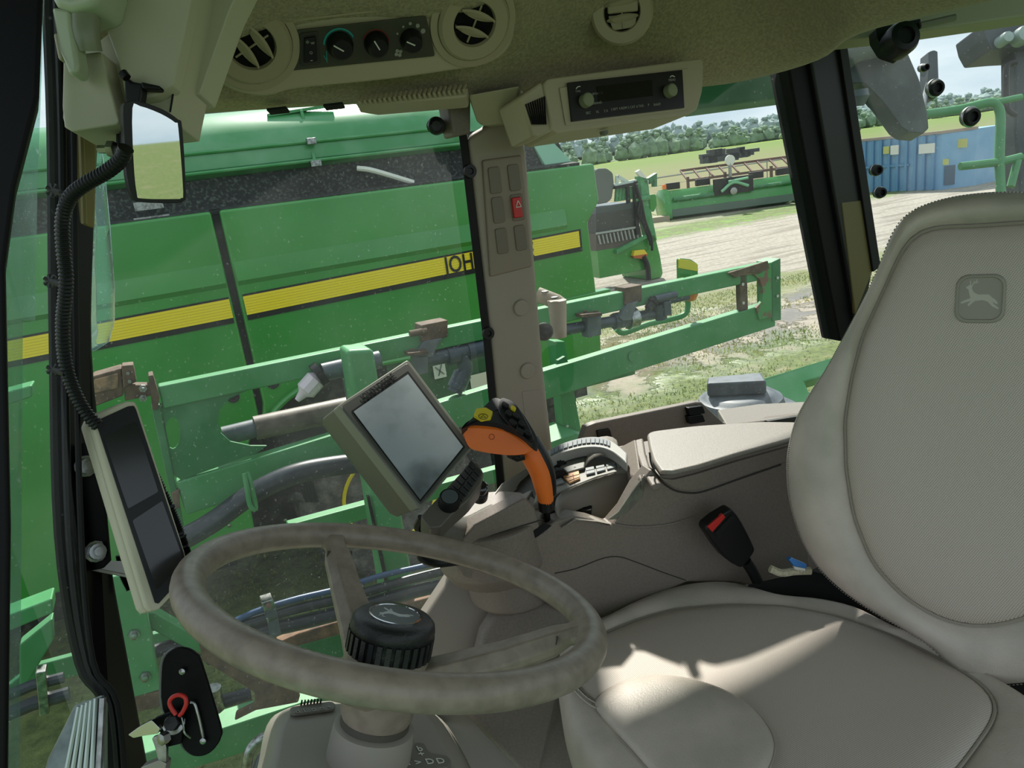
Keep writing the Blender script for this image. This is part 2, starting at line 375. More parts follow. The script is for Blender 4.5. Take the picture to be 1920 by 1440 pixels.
def field_mat():
    mt = bpy.data.materials.new('crop_field'); mt.use_nodes = True; t = mt.node_tree; b = t.nodes['Principled BSDF']; L = t.links.new
    tc = t.nodes.new('ShaderNodeTexCoord')
    dt = t.nodes.new('ShaderNodeVectorMath'); dt.operation = 'DOT_PRODUCT'; dt.inputs[1].default_value = dirn(-14)
    L(tc.outputs['Object'], dt.inputs[0])
    dw = t.nodes.new('ShaderNodeVectorMath'); dw.operation = 'DOT_PRODUCT'; dw.inputs[1].default_value = -N_
    L(tc.outputs['Object'], dw.inputs[0])
    n = t.nodes.new('ShaderNodeTexNoise'); n.inputs['Scale'].default_value = .05; L(tc.outputs['Object'], n.inputs['Vector'])
    n2 = t.nodes.new('ShaderNodeTexNoise'); n2.inputs['Scale'].default_value = 2; n2.inputs['Detail'].default_value = 6; L(tc.outputs['Object'], n2.inputs['Vector'])
    def M(op, *a):
        q = t.nodes.new('ShaderNodeMath'); q.operation = op
        for i, x in enumerate(a):
            if isinstance(x, (int, float)): q.inputs[i].default_value = x
            else: L(x, q.inputs[i])
        return q.outputs[0]
    sn = M('SINE', M('MULTIPLY', M('ADD', dt.outputs['Value'], M('MULTIPLY', n2.outputs['Fac'], .35)), 6.283/1.6))
    r_ = t.nodes.new('ShaderNodeMapRange'); r_.inputs[1].default_value = .1; r_.inputs[2].default_value = .7; L(sn, r_.inputs[0])
    far = t.nodes.new('ShaderNodeMapRange'); far.inputs[1].default_value = 40; far.inputs[2].default_value = 120; L(dw.outputs['Value'], far.inputs[0])
    end = t.nodes.new('ShaderNodeMapRange'); end.inputs[1].default_value = 168; end.inputs[2].default_value = 174; L(dw.outputs['Value'], end.inputs[0])
    def mix(fac, a, c):
        q = t.nodes.new('ShaderNodeMix'); q.data_type = 'RGBA'; L(fac, q.inputs[0])
        for i, x in ((6, a), (7, c)):
            if isinstance(x, tuple): q.inputs[i].default_value = x
            else: L(x, q.inputs[i])
        return q.outputs[2]
    rows = mix(r_.outputs[0], srgb(136, 122, 100), srgb(84, 104, 50))
    farc = mix(n.outputs['Fac'], srgb(96, 118, 56), srgb(110, 126, 70))
    c = mix(far.outputs[0], rows, farc); c = mix(end.outputs[0], c, srgb(150, 186, 62))
    e2 = t.nodes.new('ShaderNodeMapRange'); e2.inputs[1].default_value = 175.5; e2.inputs[2].default_value = 176.5; L(dw.outputs['Value'], e2.inputs[0])
    c = mix(e2.outputs[0], c, srgb(96, 112, 80)); L(c, b.inputs['Base Color']); b.inputs['Roughness'].default_value = .9
    b.inputs['Specular IOR Level'].default_value = .1
    return mt
def strip_plane(name, w0, w1, s0, s1, z, mt, label, cat='ground'):
    q = [(-N_)*w+E_*s+Z*z for w, s in ((w0, s0), (w0, s1), (w1, s1), (w1, s0))]
    me = bpy.data.meshes.new(name); me.from_pydata(q, [], [(0, 1, 2, 3)]); me.materials.append(mt)
    o = bpy.data.objects.new(name, me); link(o, Vec((0, 0, 0)), None)
    return tagp(o, label, cat, None, 'structure')
strip_plane('yard_ground', -40, 29, -60, 120, 0, ground_mat(), 'muddy gravel yard with grass patches and puddles around the machines')
strip_plane('crop_field', 29, 1500, -600, 1500, .03, field_mat(), 'green field with planted rows running behind the wire fence', 'field')
# distant trees
def blobs(name, specs, mt, **kw):
    v = []; fc = []
    ico = bmesh.new(); bmesh.ops.create_icosphere(ico, subdivisions=1, radius=1)
    iv = [q.co.copy() for q in ico.verts]; fi = [tuple(q.index for q in p.verts) for p in ico.faces]; ico.free()
    for c, rx, rz in specs:
        n = len(v)
        for q in iv:
            k = 1+.28*noise.noise(q*2.1+c)+.12*noise.noise(q*5+c)
            v.append(Vec((c.x+q.x*rx*k, c.y+q.y*rx*k, c.z+q.z*rz*k)))
        fc += [tuple(i+n for i in p) for p in fi]
    return mk(name, v, fc, mt, smooth=False, recalc=False, **kw)
treem = mat('hazed_foliage', srgb(130, 150, 128), .95, var=(.6, srgb(104, 126, 104), .4, .65, 6), spec=.1)  # distance haze is put into the pale foliage colours
treem2 = mat('far_hazed_foliage', srgb(154, 170, 166), .95, var=(.12, srgb(138, 154, 152), .4, .65, 6), spec=.1)  # bluish distance haze painted into the far foliage
rn = random.Random(3)
sp = []
for i in range(460):
    s = -100+i*1.25; w = 178+rn.uniform(-4, 4)+rn.choice((0, 0, 8)); h = rn.uniform(3.8, 6.6)*(1+.18*math.sin(s*.06))
    for j in range(11):
        sp.append(((-N_)*(w+rn.uniform(-1, 1))+E_*(s+rn.uniform(-1.6, 1.6))+Z*h*rn.uniform(.08, .92), rn.uniform(.5, 1.15), rn.uniform(.45, .9)))
    sp.append(((-N_)*w+E_*s+Z*h*.33, 2.3, h*.42))
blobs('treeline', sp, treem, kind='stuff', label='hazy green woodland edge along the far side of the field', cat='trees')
sp = []
for i in range(520):
    s = 60+i*3.5; w = 420+rn.uniform(-12, 12); h = rn.uniform(12, 17)
    for j in range(5): sp.append(((-N_)*w+E_*(s+rn.uniform(-4, 4))+Z*h*rn.uniform(.2, .85), rn.uniform(1.6, 3.2), rn.uniform(1.5, 2.6)))
    sp.append(((-N_)*w+E_*s+Z*h*.35, 6.5, h*.42))
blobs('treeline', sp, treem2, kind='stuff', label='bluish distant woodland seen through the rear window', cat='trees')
# wire fence
fm = mat('fence_wire', srgb(150, 152, 150), .5, .6)
wf = 28.3
fe = T('wire_fence', (-N_)*wf+E_*20, 'thin grey wire fence between the yard and the planted field', 'fence')
b_ = MB()
for zz in (1.5,): b_.tube([(-N_)*wf+E_*8+Z*zz, (-N_)*wf+E_*48+Z*zz], .035, 6)
b_.build('top_rail', fm, fe)
b_ = MB()
for zz in (.35, .75, 1.15): b_.tube([(-N_)*wf+E_*8+Z*zz, (-N_)*wf+E_*48+Z*zz], .006, 5)
b_.build('wire', fm, fe)
for s in (10, 13.6, 17.2, 20.8, 24.4, 28, 31.6, 35.2, 38.8, 42.4, 46): MB().tube([(-N_)*wf+E_*s, (-N_)*wf+E_*s+Z*1.55], .03, 8).build('fence_post', fm, fe)
# ------------------------------------------------------------ combine harvester right outside
CO = Vec((-1.35, 4.85, 0))
def K(s, z, t=0): return CO+E_*s+N_*t+Z*z
def kp(x, y, t=0): return V(x, y, CO+N_*t, N_)
cmb = T('combine_harvester', K(.6, 0, -.8), 'large green combine harvester with a yellow side stripe parked right outside', 'combine harvester')
dirtk = mat('engine_dirt', srgb(40, 42, 38), .9, var=(12, srgb(92, 88, 78), .5, .75, 8))
speckle_b = mat('reflection_speckle', srgb(30, 34, 32), .85, var=(48, srgb(84, 92, 84), .5, .75, 9), bump=(50, .6, .01))  # grey-green speckle paints reflections onto the dark band
b_ = MB()
b_.slab([K(-2.6, .72), K(-.56, .72), K(-.53, 1.24), K(-.365, 1.52), K(-.37, 2.85), K(-2.6, 2.85)], N_*-.12)
b_.build('front_side_panel', green, cmb, bevel=.02)
rear = [K(2.40, 2.83), K(2.42, 2.55), K(2.30, 2.40), K(2.32, 1.72), K(1.0, 1.70), K(.62, 1.64), kp(760, 660), kp(660, 677), kp(600, 702), kp(540, 745), kp(492, 790), K(-.325, 1.6), K(-.325, 2.85)]
MB().slab(rear, N_*-.14).build('rear_side_panel', green, cmb, bevel=.02)
MB().slab([K(2.44, 1.86, .02), K(2.43, 1.80, .02), K(1.55, 1.80, .02), K(1.55, 1.86, .02)], N_*-.1).build('panel_lip', green, cmb, bevel=.01)
MB().slab([K(2.33, 1.8, .0), K(2.3, 1.2, .0), K(1.6, 1.3, .0), K(1.5, 1.8, .0)], N_*-.1).build('rear_skirt', green, cmb, bevel=.01)
# pressed crease above the stripe
for s0, s1 in ((-2.6, -.38), (-.31, 2.1)):
    z0, z1 = 2.41, 2.53
    MB().add([K(s0, z1, .001), K(s1, z1, .001), K(s1, z0, .02), K(s0, z0, .02), K(s0, z0-.03, .0), K(s1, z0-.03, .0)], [(0, 1, 2, 3), (3, 2, 5, 4)]).build('body_crease', green, cmb, smooth=False)
for s0, s1 in ((-2.6, -.385), (-.30, 2.20)):
    zl0, zh0 = 2.175, 2.285
    if s0 < -1: pl = [K(s0, 2.175, .006), K(s1, 2.19, .006), K(s1, 2.31, .006), K(s0, 2.285, .006)]
    else: pl = [K(s0, 2.19, .006), K(s1, 2.23, .006), K(s1, 2.35, .006), K(s0, 2.31, .006)]
    MB().slab([pl[0]-Z*.035, pl[1]-Z*.035+E_*(.02 if s0 > -1 else 0), pl[2]+Z*.012+E_*(.02 if s0 > -1 else 0), pl[3]+Z*.012], N_*-.005).build('stripe_border', black, cmb, smooth=False)
    b_ = MB(); nst = 7
    for k in range(nst):
        a0 = k/nst; a1 = (k+.86)/nst
        b_.slab([pl[0].lerp(pl[3], a0), pl[1].lerp(pl[2], a0), pl[1].lerp(pl[2], a1), pl[0].lerp(pl[3], a1)], N_*.004)
    b_.build('yellow_stripe', yellow, cmb, smooth=False)
    MB().slab([q+N_*.001 for q in pl], N_*.0012).build('stripe_base', mat('stripe_shade', srgb(206, 176, 20), .4), cmb, smooth=False)
c0 = kp(820, 497, .013); c1 = kp(1013, 470, .013)
txt('brand_lettering', 'JOHN DEERE', (c0+c1)/2+Z*-.005, E_, Z, .165, black, cmb, ext=.003, off=.012, sx=(c1-c0).length/.165/6.55, label='black brand lettering on the yellow stripe')
# seam between panels
MB().box(K(-.345, 2.0, -.06), E_*.03, N_*.03, Z*.86).build('panel_seam', rubber, cmb)
# inside of the body
MB().box(K(.7, 1.85, -1.45), E_*1.5, N_*1.15, Z*.95).build('chassis', dirtk, cmb)
MB().box(K(-1.7, 1.4, -1.3), E_*.9, N_*1.15, Z*.62).build('front_chassis', dirtk, cmb)
MB().box(K(.75, .62, -1.0), E_*1.7, N_*.12, Z*.42).build('underbody_sun_block', dirtk, cmb)  # box added under the body to keep sun off the grass
MB().box(K(-1.9, .5, -1.1), E_*1.2, N_*.12, Z*.42).build('front_sun_block', dirtk, cmb)  # box added low at the front to stop sun passing underneath
# screen band and hood
MB().grid([[K(-2.6, 2.84, -.02), K(2.28, 2.84, -.02)], [K(-2.6, 2.86, -.16), K(2.26, 2.86, -.16)], [K(-2.6, 3.0, -.2), K(2.22, 3.0, -.2)], [K(-2.6, 3.16, -.24), K(2.18, 3.16, -.24)]]).build('screen_band', speckle_b, cmb, smooth=False, solid=.02)
hp = [(-.2, 3.05), (-.17, 3.10), (-.18, 3.2), (-.25, 3.31), (-.38, 3.40), (-.55, 3.45), (-.8, 3.47), (-1.6, 3.45)]
hoodm = mat('hood_paint', srgb(48, 132, 70), .32, coat=.4, crough=.2, var=(3, srgb(104, 158, 116), .42, .75, 9))
MB().grid([[K(s, z, t) for t, z in hp] for s in (-2.6, -1.5, -.5, .5, 1.1, 1.42)]).build('hood', hoodm, cmb, solid=.02)
for zz, tt in ((3.08, -.14), (3.2, -.165)):
    MB().tube([K(-2.6, zz, tt), K(1.42, zz, tt)], .012, 8).build('hood_rib', hoodm, cmb)
MB().slab([K(1.44, 2.86, -.14), K(2.08, 2.86, -.14), K(1.92, 3.12, -.25), K(1.44, 3.12, -.25)], N_*-.1).build('screen_end', speckle_b, cmb, smooth=False)
MB().slab([K(2.03, 2.86, -.1), K(2.27, 2.86, -.1), K(2.05, 3.22, -.3), K(1.95, 3.22, -.3)], N_*-.05).build('tank_corner', mat('tank_corner_plastic', srgb(120, 168, 140), .4), cmb, bevel=.01)
MB().slab([K(1.44, 3.05, -.2), K(1.98, 3.05, -.22), K(1.93, 3.42, -.5), K(1.44, 3.45, -.5)], N_*-.08).build('tank_wall', hoodm, cmb, bevel=.01)
# hinge and latch fittings on the hood
for s in (.34,):
    MB().beam(K(s, 3.05, -.12), K(s+.02, 3.41, -.34), .02, .02).beam(K(s-.2, 3.40, -.36), K(s+.25, 3.43, -.36), .03, .02).build('hood_strut', greend, cmb, bevel=.003)
    MB().box(K(s, 3.2, -.13), E_*.03, N_*.02, Z*.02).build('hood_latch', steel, cmb, bevel=.004)
    MB().box(K(s, 3.06, -.12), E_*.035, N_*.02, Z*.02).build('hood_latch', steel, cmb, bevel=.004)
# light pipe seen on the screen band, right of centre
MB().tube([K(.62, 3.0, -.16), K(.72, 2.97, -.12), K(.98, 2.86, -.1)], .018, 8, spl=4).build('handrail', whitem, cmb)
MB().beam(K(-.78, 2.93, -.1), K(-.62, 2.93, -.1), .01, .05).beam(K(-.8, 2.86, -.08), K(-.6, 2.86, -.08), .02, .012).build('step_bracket', steel, cmb)
# arch, well and lower parts
arch = spline([kp(478, 815, .03), kp(505, 782, .03), kp(545, 742, .03), kp(610, 706, .03), kp(700, 684, .03), kp(860, 655, .03)], 5)
MB().tube(arch, .022, 8).build('arch_trim', green, cmb)
MB().slab([K(-.5, 1.0, -.1), K(2.2, 1.0, -.1), K(2.2, 1.75, -.1), K(-.45, 1.75, -.1)], N_*-.1).build('wheel_well', dirtk, cmb, smooth=False)
MB().slab([K(.55, 1.3, -.05), K(1.45, 1.3, -.05), K(1.45, 1.66, -.05), K(.55, 1.66, -.05)], N_*-.03).build('inner_guard', mat('guard_paint', srgb(44, 84, 52), .5, var=(8, srgb(92, 98, 76), .5, .7)), cmb, bevel=.005)
dq = kp(824, 694, -.03)
MB().slab(rrect(dq, E_, Z, .095, .12, .004), N_*.003).build('warning_decal', mat('decal_white', srgb(200, 205, 190), .5), cmb, smooth=False)
MB().beam(dq+E_*-.03+Z*.03+N_*.005, dq+E_*.03-Z*.035+N_*.005, .003, .018, N_).beam(dq+E_*.02+Z*.04+N_*.005, dq+E_*-.015-Z*.04+N_*.005, .003, .012, N_).build('decal_mark', black, cmb, smooth=False)
dq = kp(900, 712, -.03)
MB().slab(rrect(dq, E_, Z, .16, .1, .004), N_*.003).build('warning_decal', mat('decal_cream', srgb(205, 200, 180), .5), cmb, smooth=False)
for xx, yy in ((437, 744), (512, 718)):
    c = kp(xx, yy, .0)
    MB().lathe([(.0, .004), (.022, .004), (.03, .012), (.037, .012), (.04, .0)], c, N_, 20).build('rubber_grommet', black, cmb)
# lower front skirt with bolts
for xx, yy in ((535, 975), (492, 990), (430, 985)):
    MB().lathe([(.012, 0), (.012, .008), (0, .012)], kp(xx, yy, .0), N_, 10).build('bolt', steel, cmb)
# wheel
wh = MB(); wc = K(.42, .66, -.05); ax = N_
wh.lathe([(.36, -.02), (.5, .0), (.6, -.02), (.655, -.08), (.665, -.2), (.655, -.4), (.6, -.48), (.4, -.5)], wc, ax, 48)
wh.build('tyre', tyre, cmb)
b_ = MB()
for k in range(22):
    a = 2*math.pi*k/22; rd = E_*math.cos(a)+Z*math.sin(a); tg = -E_*math.sin(a)+Z*math.cos(a)
    b_.slab([wc+rd*.60+tg*.03+ax*.0, wc+rd*.69+tg*.02-ax*.07, wc+rd*.70+tg*.12-ax*.27, wc+rd*.66+tg*.12-ax*.27], tg*-.055)
b_.build('tread_lug', tyre, cmb, bevel=.006)
MB().lathe([(.0, -.12), (.12, -.12), (.2, -.14), (.3, -.08), (.34, -.02), (.365, .0), (.37, -.03)], wc, ax, 40).build('wheel_rim', yellow, cmb)
for k in range(8):
    a = 2*math.pi*k/8; MB().lathe([(.012, 0), (.012, .02), (0, .022)], wc+ax*-.12+(E_*math.cos(a)+Z*math.sin(a))*.09, ax, 8).build('wheel_nut', steel, cmb)
# hydraulic fittings behind the truss
b_ = MB()
for q in range(5): b_.tube([kp(545+q*9, 870, -.05), kp(560+q*6, 900, .0), kp(575+q*5, 940, -.02)], .012, 6, spl=3)
b_.build('hydraulic_fittings', black, cmb)
# dark machine top seen above the hood
MB().slab([K(-.9, 3.40, -1.6), K(.3, 3.42, -1.6), K(.2, 3.62, -1.6), K(-.9, 3.60, -1.6)], N_*-.5).build('engine_cover', mat('engine_cover', srgb(90, 100, 104), .5), cmb, bevel=.02)
# ------------------------------------------------------------ folded spray boom
BD = 2.6; BO = CC*1.0-N_*BD; BO.z = 0
def B(s, z, t=0): return BO+E_*s+N_*t+Z*z
def bp(x, y, t=0): return V(x, y, BO+N_*t, N_)
boom = T('spray_boom', B(1, 0), 'folded green steel truss boom with rusty fittings along the cab side', 'spray boom')
def bbeam(name, x0, y0, x1, y1, x2, y2, dep=.055, mt=greend, t=0, **kw):
    """top edge from (x0,y0) to (x1,y1); (x2,y2) lies on the lower edge"""
    a = bp(x0, y0, t); b = bp(x1, y1, t); c = bp(x2, y2, t); d = (b-a).normalized(); h = (c-a)-d*((c-a).dot(d))
    return MB().slab([a, b, b+h, a+h], N_*-dep).build(name, mt, boom, bevel=.006, **kw)
bbeam('top_beam', 296, 725, 1440, 492, 330, 762)
bbeam('bottom_beam', 330, 905, 1452, 565, 345, 968)
# end frame
ep = [bp(1424, 484, .03), bp(1462, 478, .03), bp(1464, 598, .03), bp(1436, 600, .03)]
MB().slab([bp(1447, 492, .005), bp(1464, 484, .005), bp(1465, 600, .005), bp(1448, 603, .005)], N_*-.10).build('end_plate', greeno, boom, bevel=.004)
# hooped gusset at the end: bright green with a rusty top corner
gp = [bp(1368, 510, .01), bp(1447, 492, .01), bp(1448, 596, .01), bp(1424, 600, .01), bp(1418, 578, .01), bp(1429, 565, .01), bp(1431, 545, .01), bp(1425, 525, .01), bp(1412, 514, .01), bp(1385, 518, .01)]
MB().slab(gp, N_*-.02).build('end_gusset', rustg, boom, bevel=.003)
MB().slab([bp(1366, 512, .014), bp(1440, 489, .014), bp(1443, 503, .014), bp(1424, 513, .014), bp(1402, 511, .014), bp(1380, 521, .014)], N_*-.012).build('rusty_corner', rust, boom, bevel=.002)
MB().slab([bp(1387, 516, .0), bp(1401, 513, .0), bp(1403, 580, .0), bp(1389, 583, .0)], N_*-.03).build('vertical_brace', rust, boom, bevel=.003)
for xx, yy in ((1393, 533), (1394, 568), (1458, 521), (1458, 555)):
    MB().lathe([(.007, -.0), (.007, .002)], bp(xx, yy, .012), N_, 14).build('daylit_hole_disc', mat('hole_daylight', srgb(196, 196, 186), .5), boom)  # pale discs painted as daylight through the bolt holes
# front gusset plate with two cut-outs
def plate_holes(name, outer, holes, p0, n, th, mt, parent, **kw):
    """outer / hole outlines as 3D lists in one plane; bridges holes by triangulation"""
    bm = bmesh.new(); es = []
    for lp in [outer]+holes:
        vs = [bm.verts.new(q) for q in lp]; es += [bm.edges.new((vs[i], vs[(i+1) % len(vs)])) for i in range(len(vs))]
    bmesh.ops.triangle_fill(bm, use_beauty=True, use_dissolve=False, edges=es, normal=n)
    r_ = bmesh.ops.extrude_face_region(bm, geom=bm.faces[:])
    for g_ in r_['geom']:
        if isinstance(g_, bmesh.types.BMVert): g_.co += n*(-th)
    return mkbm(name, bm, mt, parent, **kw)
out_ = [bp(x, y, -.01) for x, y in ((300, 760), (560, 700), (525, 712), (470, 728), (425, 745), (411, 775), (411, 800), (418, 818), (440, 830), (480, 836), (430, 862), (340, 885), (330, 905), (318, 880))]
out_ = [bp(x, y, -.01) for x, y in ((300, 758), (420, 735), (545, 700), (520, 715), (462, 733), (430, 747), (413, 768), (409, 790), (414, 812), (432, 828), (470, 836), (500, 836), (480, 850), (340, 900), (325, 890))]
hole = [bp(325+14*math.cos(a*math.pi/8)*1.0-1, 812+30*math.sin(a*math.pi/8), -.01) for a in range(16)]
plate_holes('front_gusset', out_, [hole], BO, N_, .012, greeno, boom, smooth=False)
# hinge end: rusty block, flange and bolts
b_ = MB(); b_.slab([bp(172, 706, .03), bp(228, 690, .03), bp(232, 742, .03), bp(172, 765, .03)], N_*-.08); b_.build('hinge_block', rust, boom, bevel=.006)
MB().slab([bp(176, 712, .035), bp(222, 700, .035), bp(222, 728, .035), bp(176, 738, .035)], N_*-.02).build('hinge_pocket', mat('pocket_dirt', srgb(150, 120, 92), .9, var=(30, srgb(96, 84, 70), .4, .6)), boom, bevel=.003)
MB().slab([bp(228, 686, .05), bp(250, 684, .05), bp(256, 716, .05), bp(232, 728, .05)], N_*-.06).build('hinge_flange', rust, boom, bevel=.003)
MB().slab([bp(232, 722, .02), bp(283, 722, .02), bp(285, 742, .02), bp(234, 752, .02)], N_*-.05).build('hinge_arm', rust, boom, bevel=.003)
MB().slab([bp(278, 705, .02), bp(287, 703, .02), bp(299, 745, .02), bp(296, 770, .02), bp(286, 768, .02)], N_*-.07).build('end_flange', rust, boom, bevel=.003)
for xx, yy in ((268, 727), (268, 745), (240, 697), (243, 712)):
    MB().lathe([(.012, 0), (.012, .014), (.006, .014), (.006, .03)], bp(xx, yy, .03), N_, 6).build('bolt', steel, boom)
MB().slab([bp(284, 765, .0), bp(300, 762, .0), bp(345, 985, .0), bp(335, 1000, .0)], N_*-.06).build('front_upright', greeno, boom, bevel=.004)
MB().slab([bp(322, 925, .01), bp(336, 918, .01), bp(338, 952, .01), bp(326, 955, .01)], N_*-.03).build('rusty_stop', rust, boom, bevel=.003)
# telescopic cylinder inside the truss
a = bp(418, 818, -.12); b = bp(478, 803, -.12); c = bp(650, 766, -.12)
MB().tube([a, b], .034, 20).build('cylinder_rod', pipeg, boom)
MB().tube([b, c, bp(760, 742, -.12)], .044, 20).build('cylinder_barrel', cylm, boom)
# saddle clamps on the top beam
def clamp(x, y, w, drop):
    g_ = []
    MB().slab([bp(x, y, .012), bp(x+w, y-w*.2, .012), bp(x+w, y+32-w*.2, .012), bp(x, y+32, .012)], N_*-.08).build('beam_clamp', rust, boom, bevel=.004)
    MB().slab([bp(x+5, y+30, .02), bp(x+w*.8, y+24, .02), bp(x+w*.55, y+44, .02), bp(x+w*.45, y+60, .02), bp(x-4, y+62, .02), bp(x-10, y+56, .02)], N_*-.03).build('pipe_bracket', pipeg, boom, bevel=.003)
clamp(790, 610, 50, 1); clamp(1172, 540, 32, 1)
MB().tube([bp(768, 626, .016), bp(800, 620, .016)], .012, 10).build('clamp_pin', rust, boom)
# wet boom pipe behind pillar with tees, elbows and clamps
pt_ = -.02
MB().tube([bp(1040, 622, pt_), bp(1240, 586, pt_)], .024, 18).build('spray_pipe', pvc, boom)
MB().tube([bp(780, 678, pt_), bp(905, 652, pt_)], .030, 18).build('spray_pipe', pvc, boom)
MB().tube([bp(838, 668, pt_), bp(858, 664, pt_)], .037, 18).build('pipe_coupling', pvc, boom)
MB().tube([bp(876, 660, pt_), bp(904, 654, pt_)], .038, 18).build('pipe_coupling', pvc, boom)
MB().tube([bp(868, 664, pt_), bp(872, 692, pt_), bp(866, 705, pt_), bp(852, 735, pt_)], .030, 18, spl=4).build('pipe_elbow', pvc, boom)
MB().tube([bp(868, 700, pt_), bp(855, 728, pt_)], .036, 18).build('pipe_coupling', pvc, boom)
MB().tube([bp(1150, 603, pt_), bp(1176, 598, pt_)], .036, 8).build('pipe_union', pvc, boom)
MB().tube([bp(1176, 599, pt_), bp(1192, 595, pt_)], .044, 20).build('pipe_clamp', steel, boom)
for x in (1090, 765):
    y = 590 if x > 1000 else 662
    MB().slab([bp(x, y, .05), bp(x+38, y-4, .05), bp(x+40, y+2, .05), bp(x+2, y+6, .05)], N_*-.12).build('pipe_bracket', rust, boom, bevel=.002)
    MB().slab([bp(x+12, y+4, .02), bp(x+38, y+1, .02), bp(x+38, y+38, .02), bp(x+12, y+44, .02)], N_*-.05).build('pipe_clamp', pipeg, boom, bevel=.004)
    for q in (8, 28): MB().lathe([(.009, 0), (.009, .01), (0, .012)], bp(x+q, y-1, .02)+Z*.004, Z, 6).build('bolt', rust, boom)
# nozzle bodies
def nozzle(x, y, s=1, flip=1):
    c = bp(x, y, .02)
    n = MB().tube([c-E_*.03*s, c+E_*.11*s], .022*s, 14).build('spray_nozzle', pvc, boom)
    MB().tube([c-E_*.03*s+Z*.0, c-E_*.045*s-Z*.01], .03*s, 14).build('diaphragm_cap', black, n)
    MB().lathe([(.014*s, 0), (.024*s, .01*s), (.024*s, .045*s), (.012*s, .055*s), (.006*s, .075*s)], c-E_*.04*s-Z*.01, (-E_*.8-Z*.6), 10).build('spray_tip', mat('tip_plastic', srgb(214, 200, 208), .5) if flip > 0 else black, n)
    MB().box(c+E_*.04*s-Z*.06*s, E_*.024*s, N_*.02*s, Z*.04*s).build('turret', pvc, n, bevel=.004)
    return n
nozzle(628, 693, 1.5); nozzle(1236, 560, .8, -1)
MB().tube([bp(1216, 572, -.02), bp(1290, 556, -.02)], .016, 12).tube([bp(1235, 570, .0), bp(1240, 598, .0)], .026, 12).build('pipe_tee', pvc, boom)
# marker lamp on a bent green pipe
mk_ = T('marker_lamp', bp(1290, 560, -.12), 'small green and yellow marker with an amber lamp behind the top beam', 'marker lamp')
MB().slab(rnd([bp(1273, 484, -.1), bp(1295, 486, -.1), bp(1309, 495, -.1), bp(1309, 530, -.1), bp(1300, 540, -.1), bp(1274, 534, -.1)], .2), N_*-.02).build('marker_plate', green, mk_, bevel=.003)
MB().slab([bp(1274, 486, -.095), bp(1294, 488, -.095), bp(1309, 496, -.095), bp(1308, 509, -.095), bp(1274, 503, -.095)], N_*-.01).build('reflective_strip', mat('reflector_yellow', srgb(214, 190, 40), .5), mk_, bevel=.002)
MB().lathe([(.028, -.02), (.034, 0), (.03, .03), (.012, .045), (0, .047)], bp(1292, 548, -.1), N_*.7-Z*.7, 20).build('amber_lens', amber, mk_)
MB().tube([bp(1288, 556, -.13), bp(1290, 575, -.13), bp(1283, 590, -.13), bp(1260, 598, -.13), bp(1215, 608, -.13), bp(1170, 624, -.13), bp(1155, 616, -.13)], .013, 12, spl=5).build('bent_arm', greend, mk_)
# second truss below and uprights
bbeam('lower_beam', 540, 985, 1010, 858, 550, 1012, t=-.25)
bbeam('inner_beam', 855, 757, 1190, 672, 860, 790, t=-.3, mt=greeno)
MB().slab([bp(1040, 640, -.12), bp(1060, 640, -.12), bp(1092, 816, -.12), bp(1058, 822, -.12)], N_*-.07).build('rear_upright', greend, boom, bevel=.006)
MB().slab([bp(1030, 700, -.1), bp(1120, 690, -.1), bp(1188, 697, -.1), bp(1120, 718, -.1), bp(1060, 740, -.1)], N_*-.02).build('skid_plate', greend, boom, bevel=.003)
MB().slab([bp(1130, 826, .0), bp(1030, 850, .0), bp(1030, 830, .0), bp(1080, 812, .0)], N_*-.2).build('foot_plate', greend, boom, bevel=.004)
bx_ = [bp(1046, 676, .01), bp(1060, 668, .01), bp(1066, 679, .01), bp(1044, 684, .01)]
MB().slab(bx_, N_*-.02).build('small_bracket', greeno, boom, bevel=.002)
MB().slab(circ(bp(1186, 668, .004), N_, .022, 20), N_*.003).build('weld_boss', greend, boom)
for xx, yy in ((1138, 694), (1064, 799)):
    MB().lathe([(.006, 0), (.006, .002)], bp(xx, yy, -.09), N_, 12).build('daylit_hole_disc', mat('hole_daylight', srgb(196, 196, 186), .5), boom)  # same pale discs, daylight through holes painted on
# square post in front of the truss
pst = T('boom_rest_post', bp(690, 1250, .25), 'square green steel post standing behind the display screen', 'post')
MB().slab([bp(650, 657, .25), bp(701, 654, .25), bp(784, 1135, .25), bp(726, 1135, .25)], N_*-.12).build('post_tube', greend, pst, bevel=.016, seg=3)
MB().slab([bp(688, 930, .256), bp(693, 930, .256), bp(738, 1135, .256), bp(731, 1135, .256)], N_*-.01).build('post_strap', rubber, pst)
# arching hose and its hanger
hs = MB().tube([bp(300, 1035, .1), bp(345, 1010, .1), bp(400, 978, .1), bp(470, 928, .1), bp(540, 893, .1), bp(610, 876, .1), bp(700, 868, .1), bp(800, 880, .1)], .036, 16, spl=5)
hs = hs.build('arched_hose', hose); tagp(hs, 'thick black hose arching below the green truss beside the tablet', 'hose')
MB().tube([bp(463, 885, .14), bp(470, 905, .15), bp(480, 950, .15), bp(475, 955, .16), bp(468, 945, .16), bp(463, 915, .16), bp(458, 888, .15)], .008, 8, spl=3).build('hose_hanger', greend, boom)
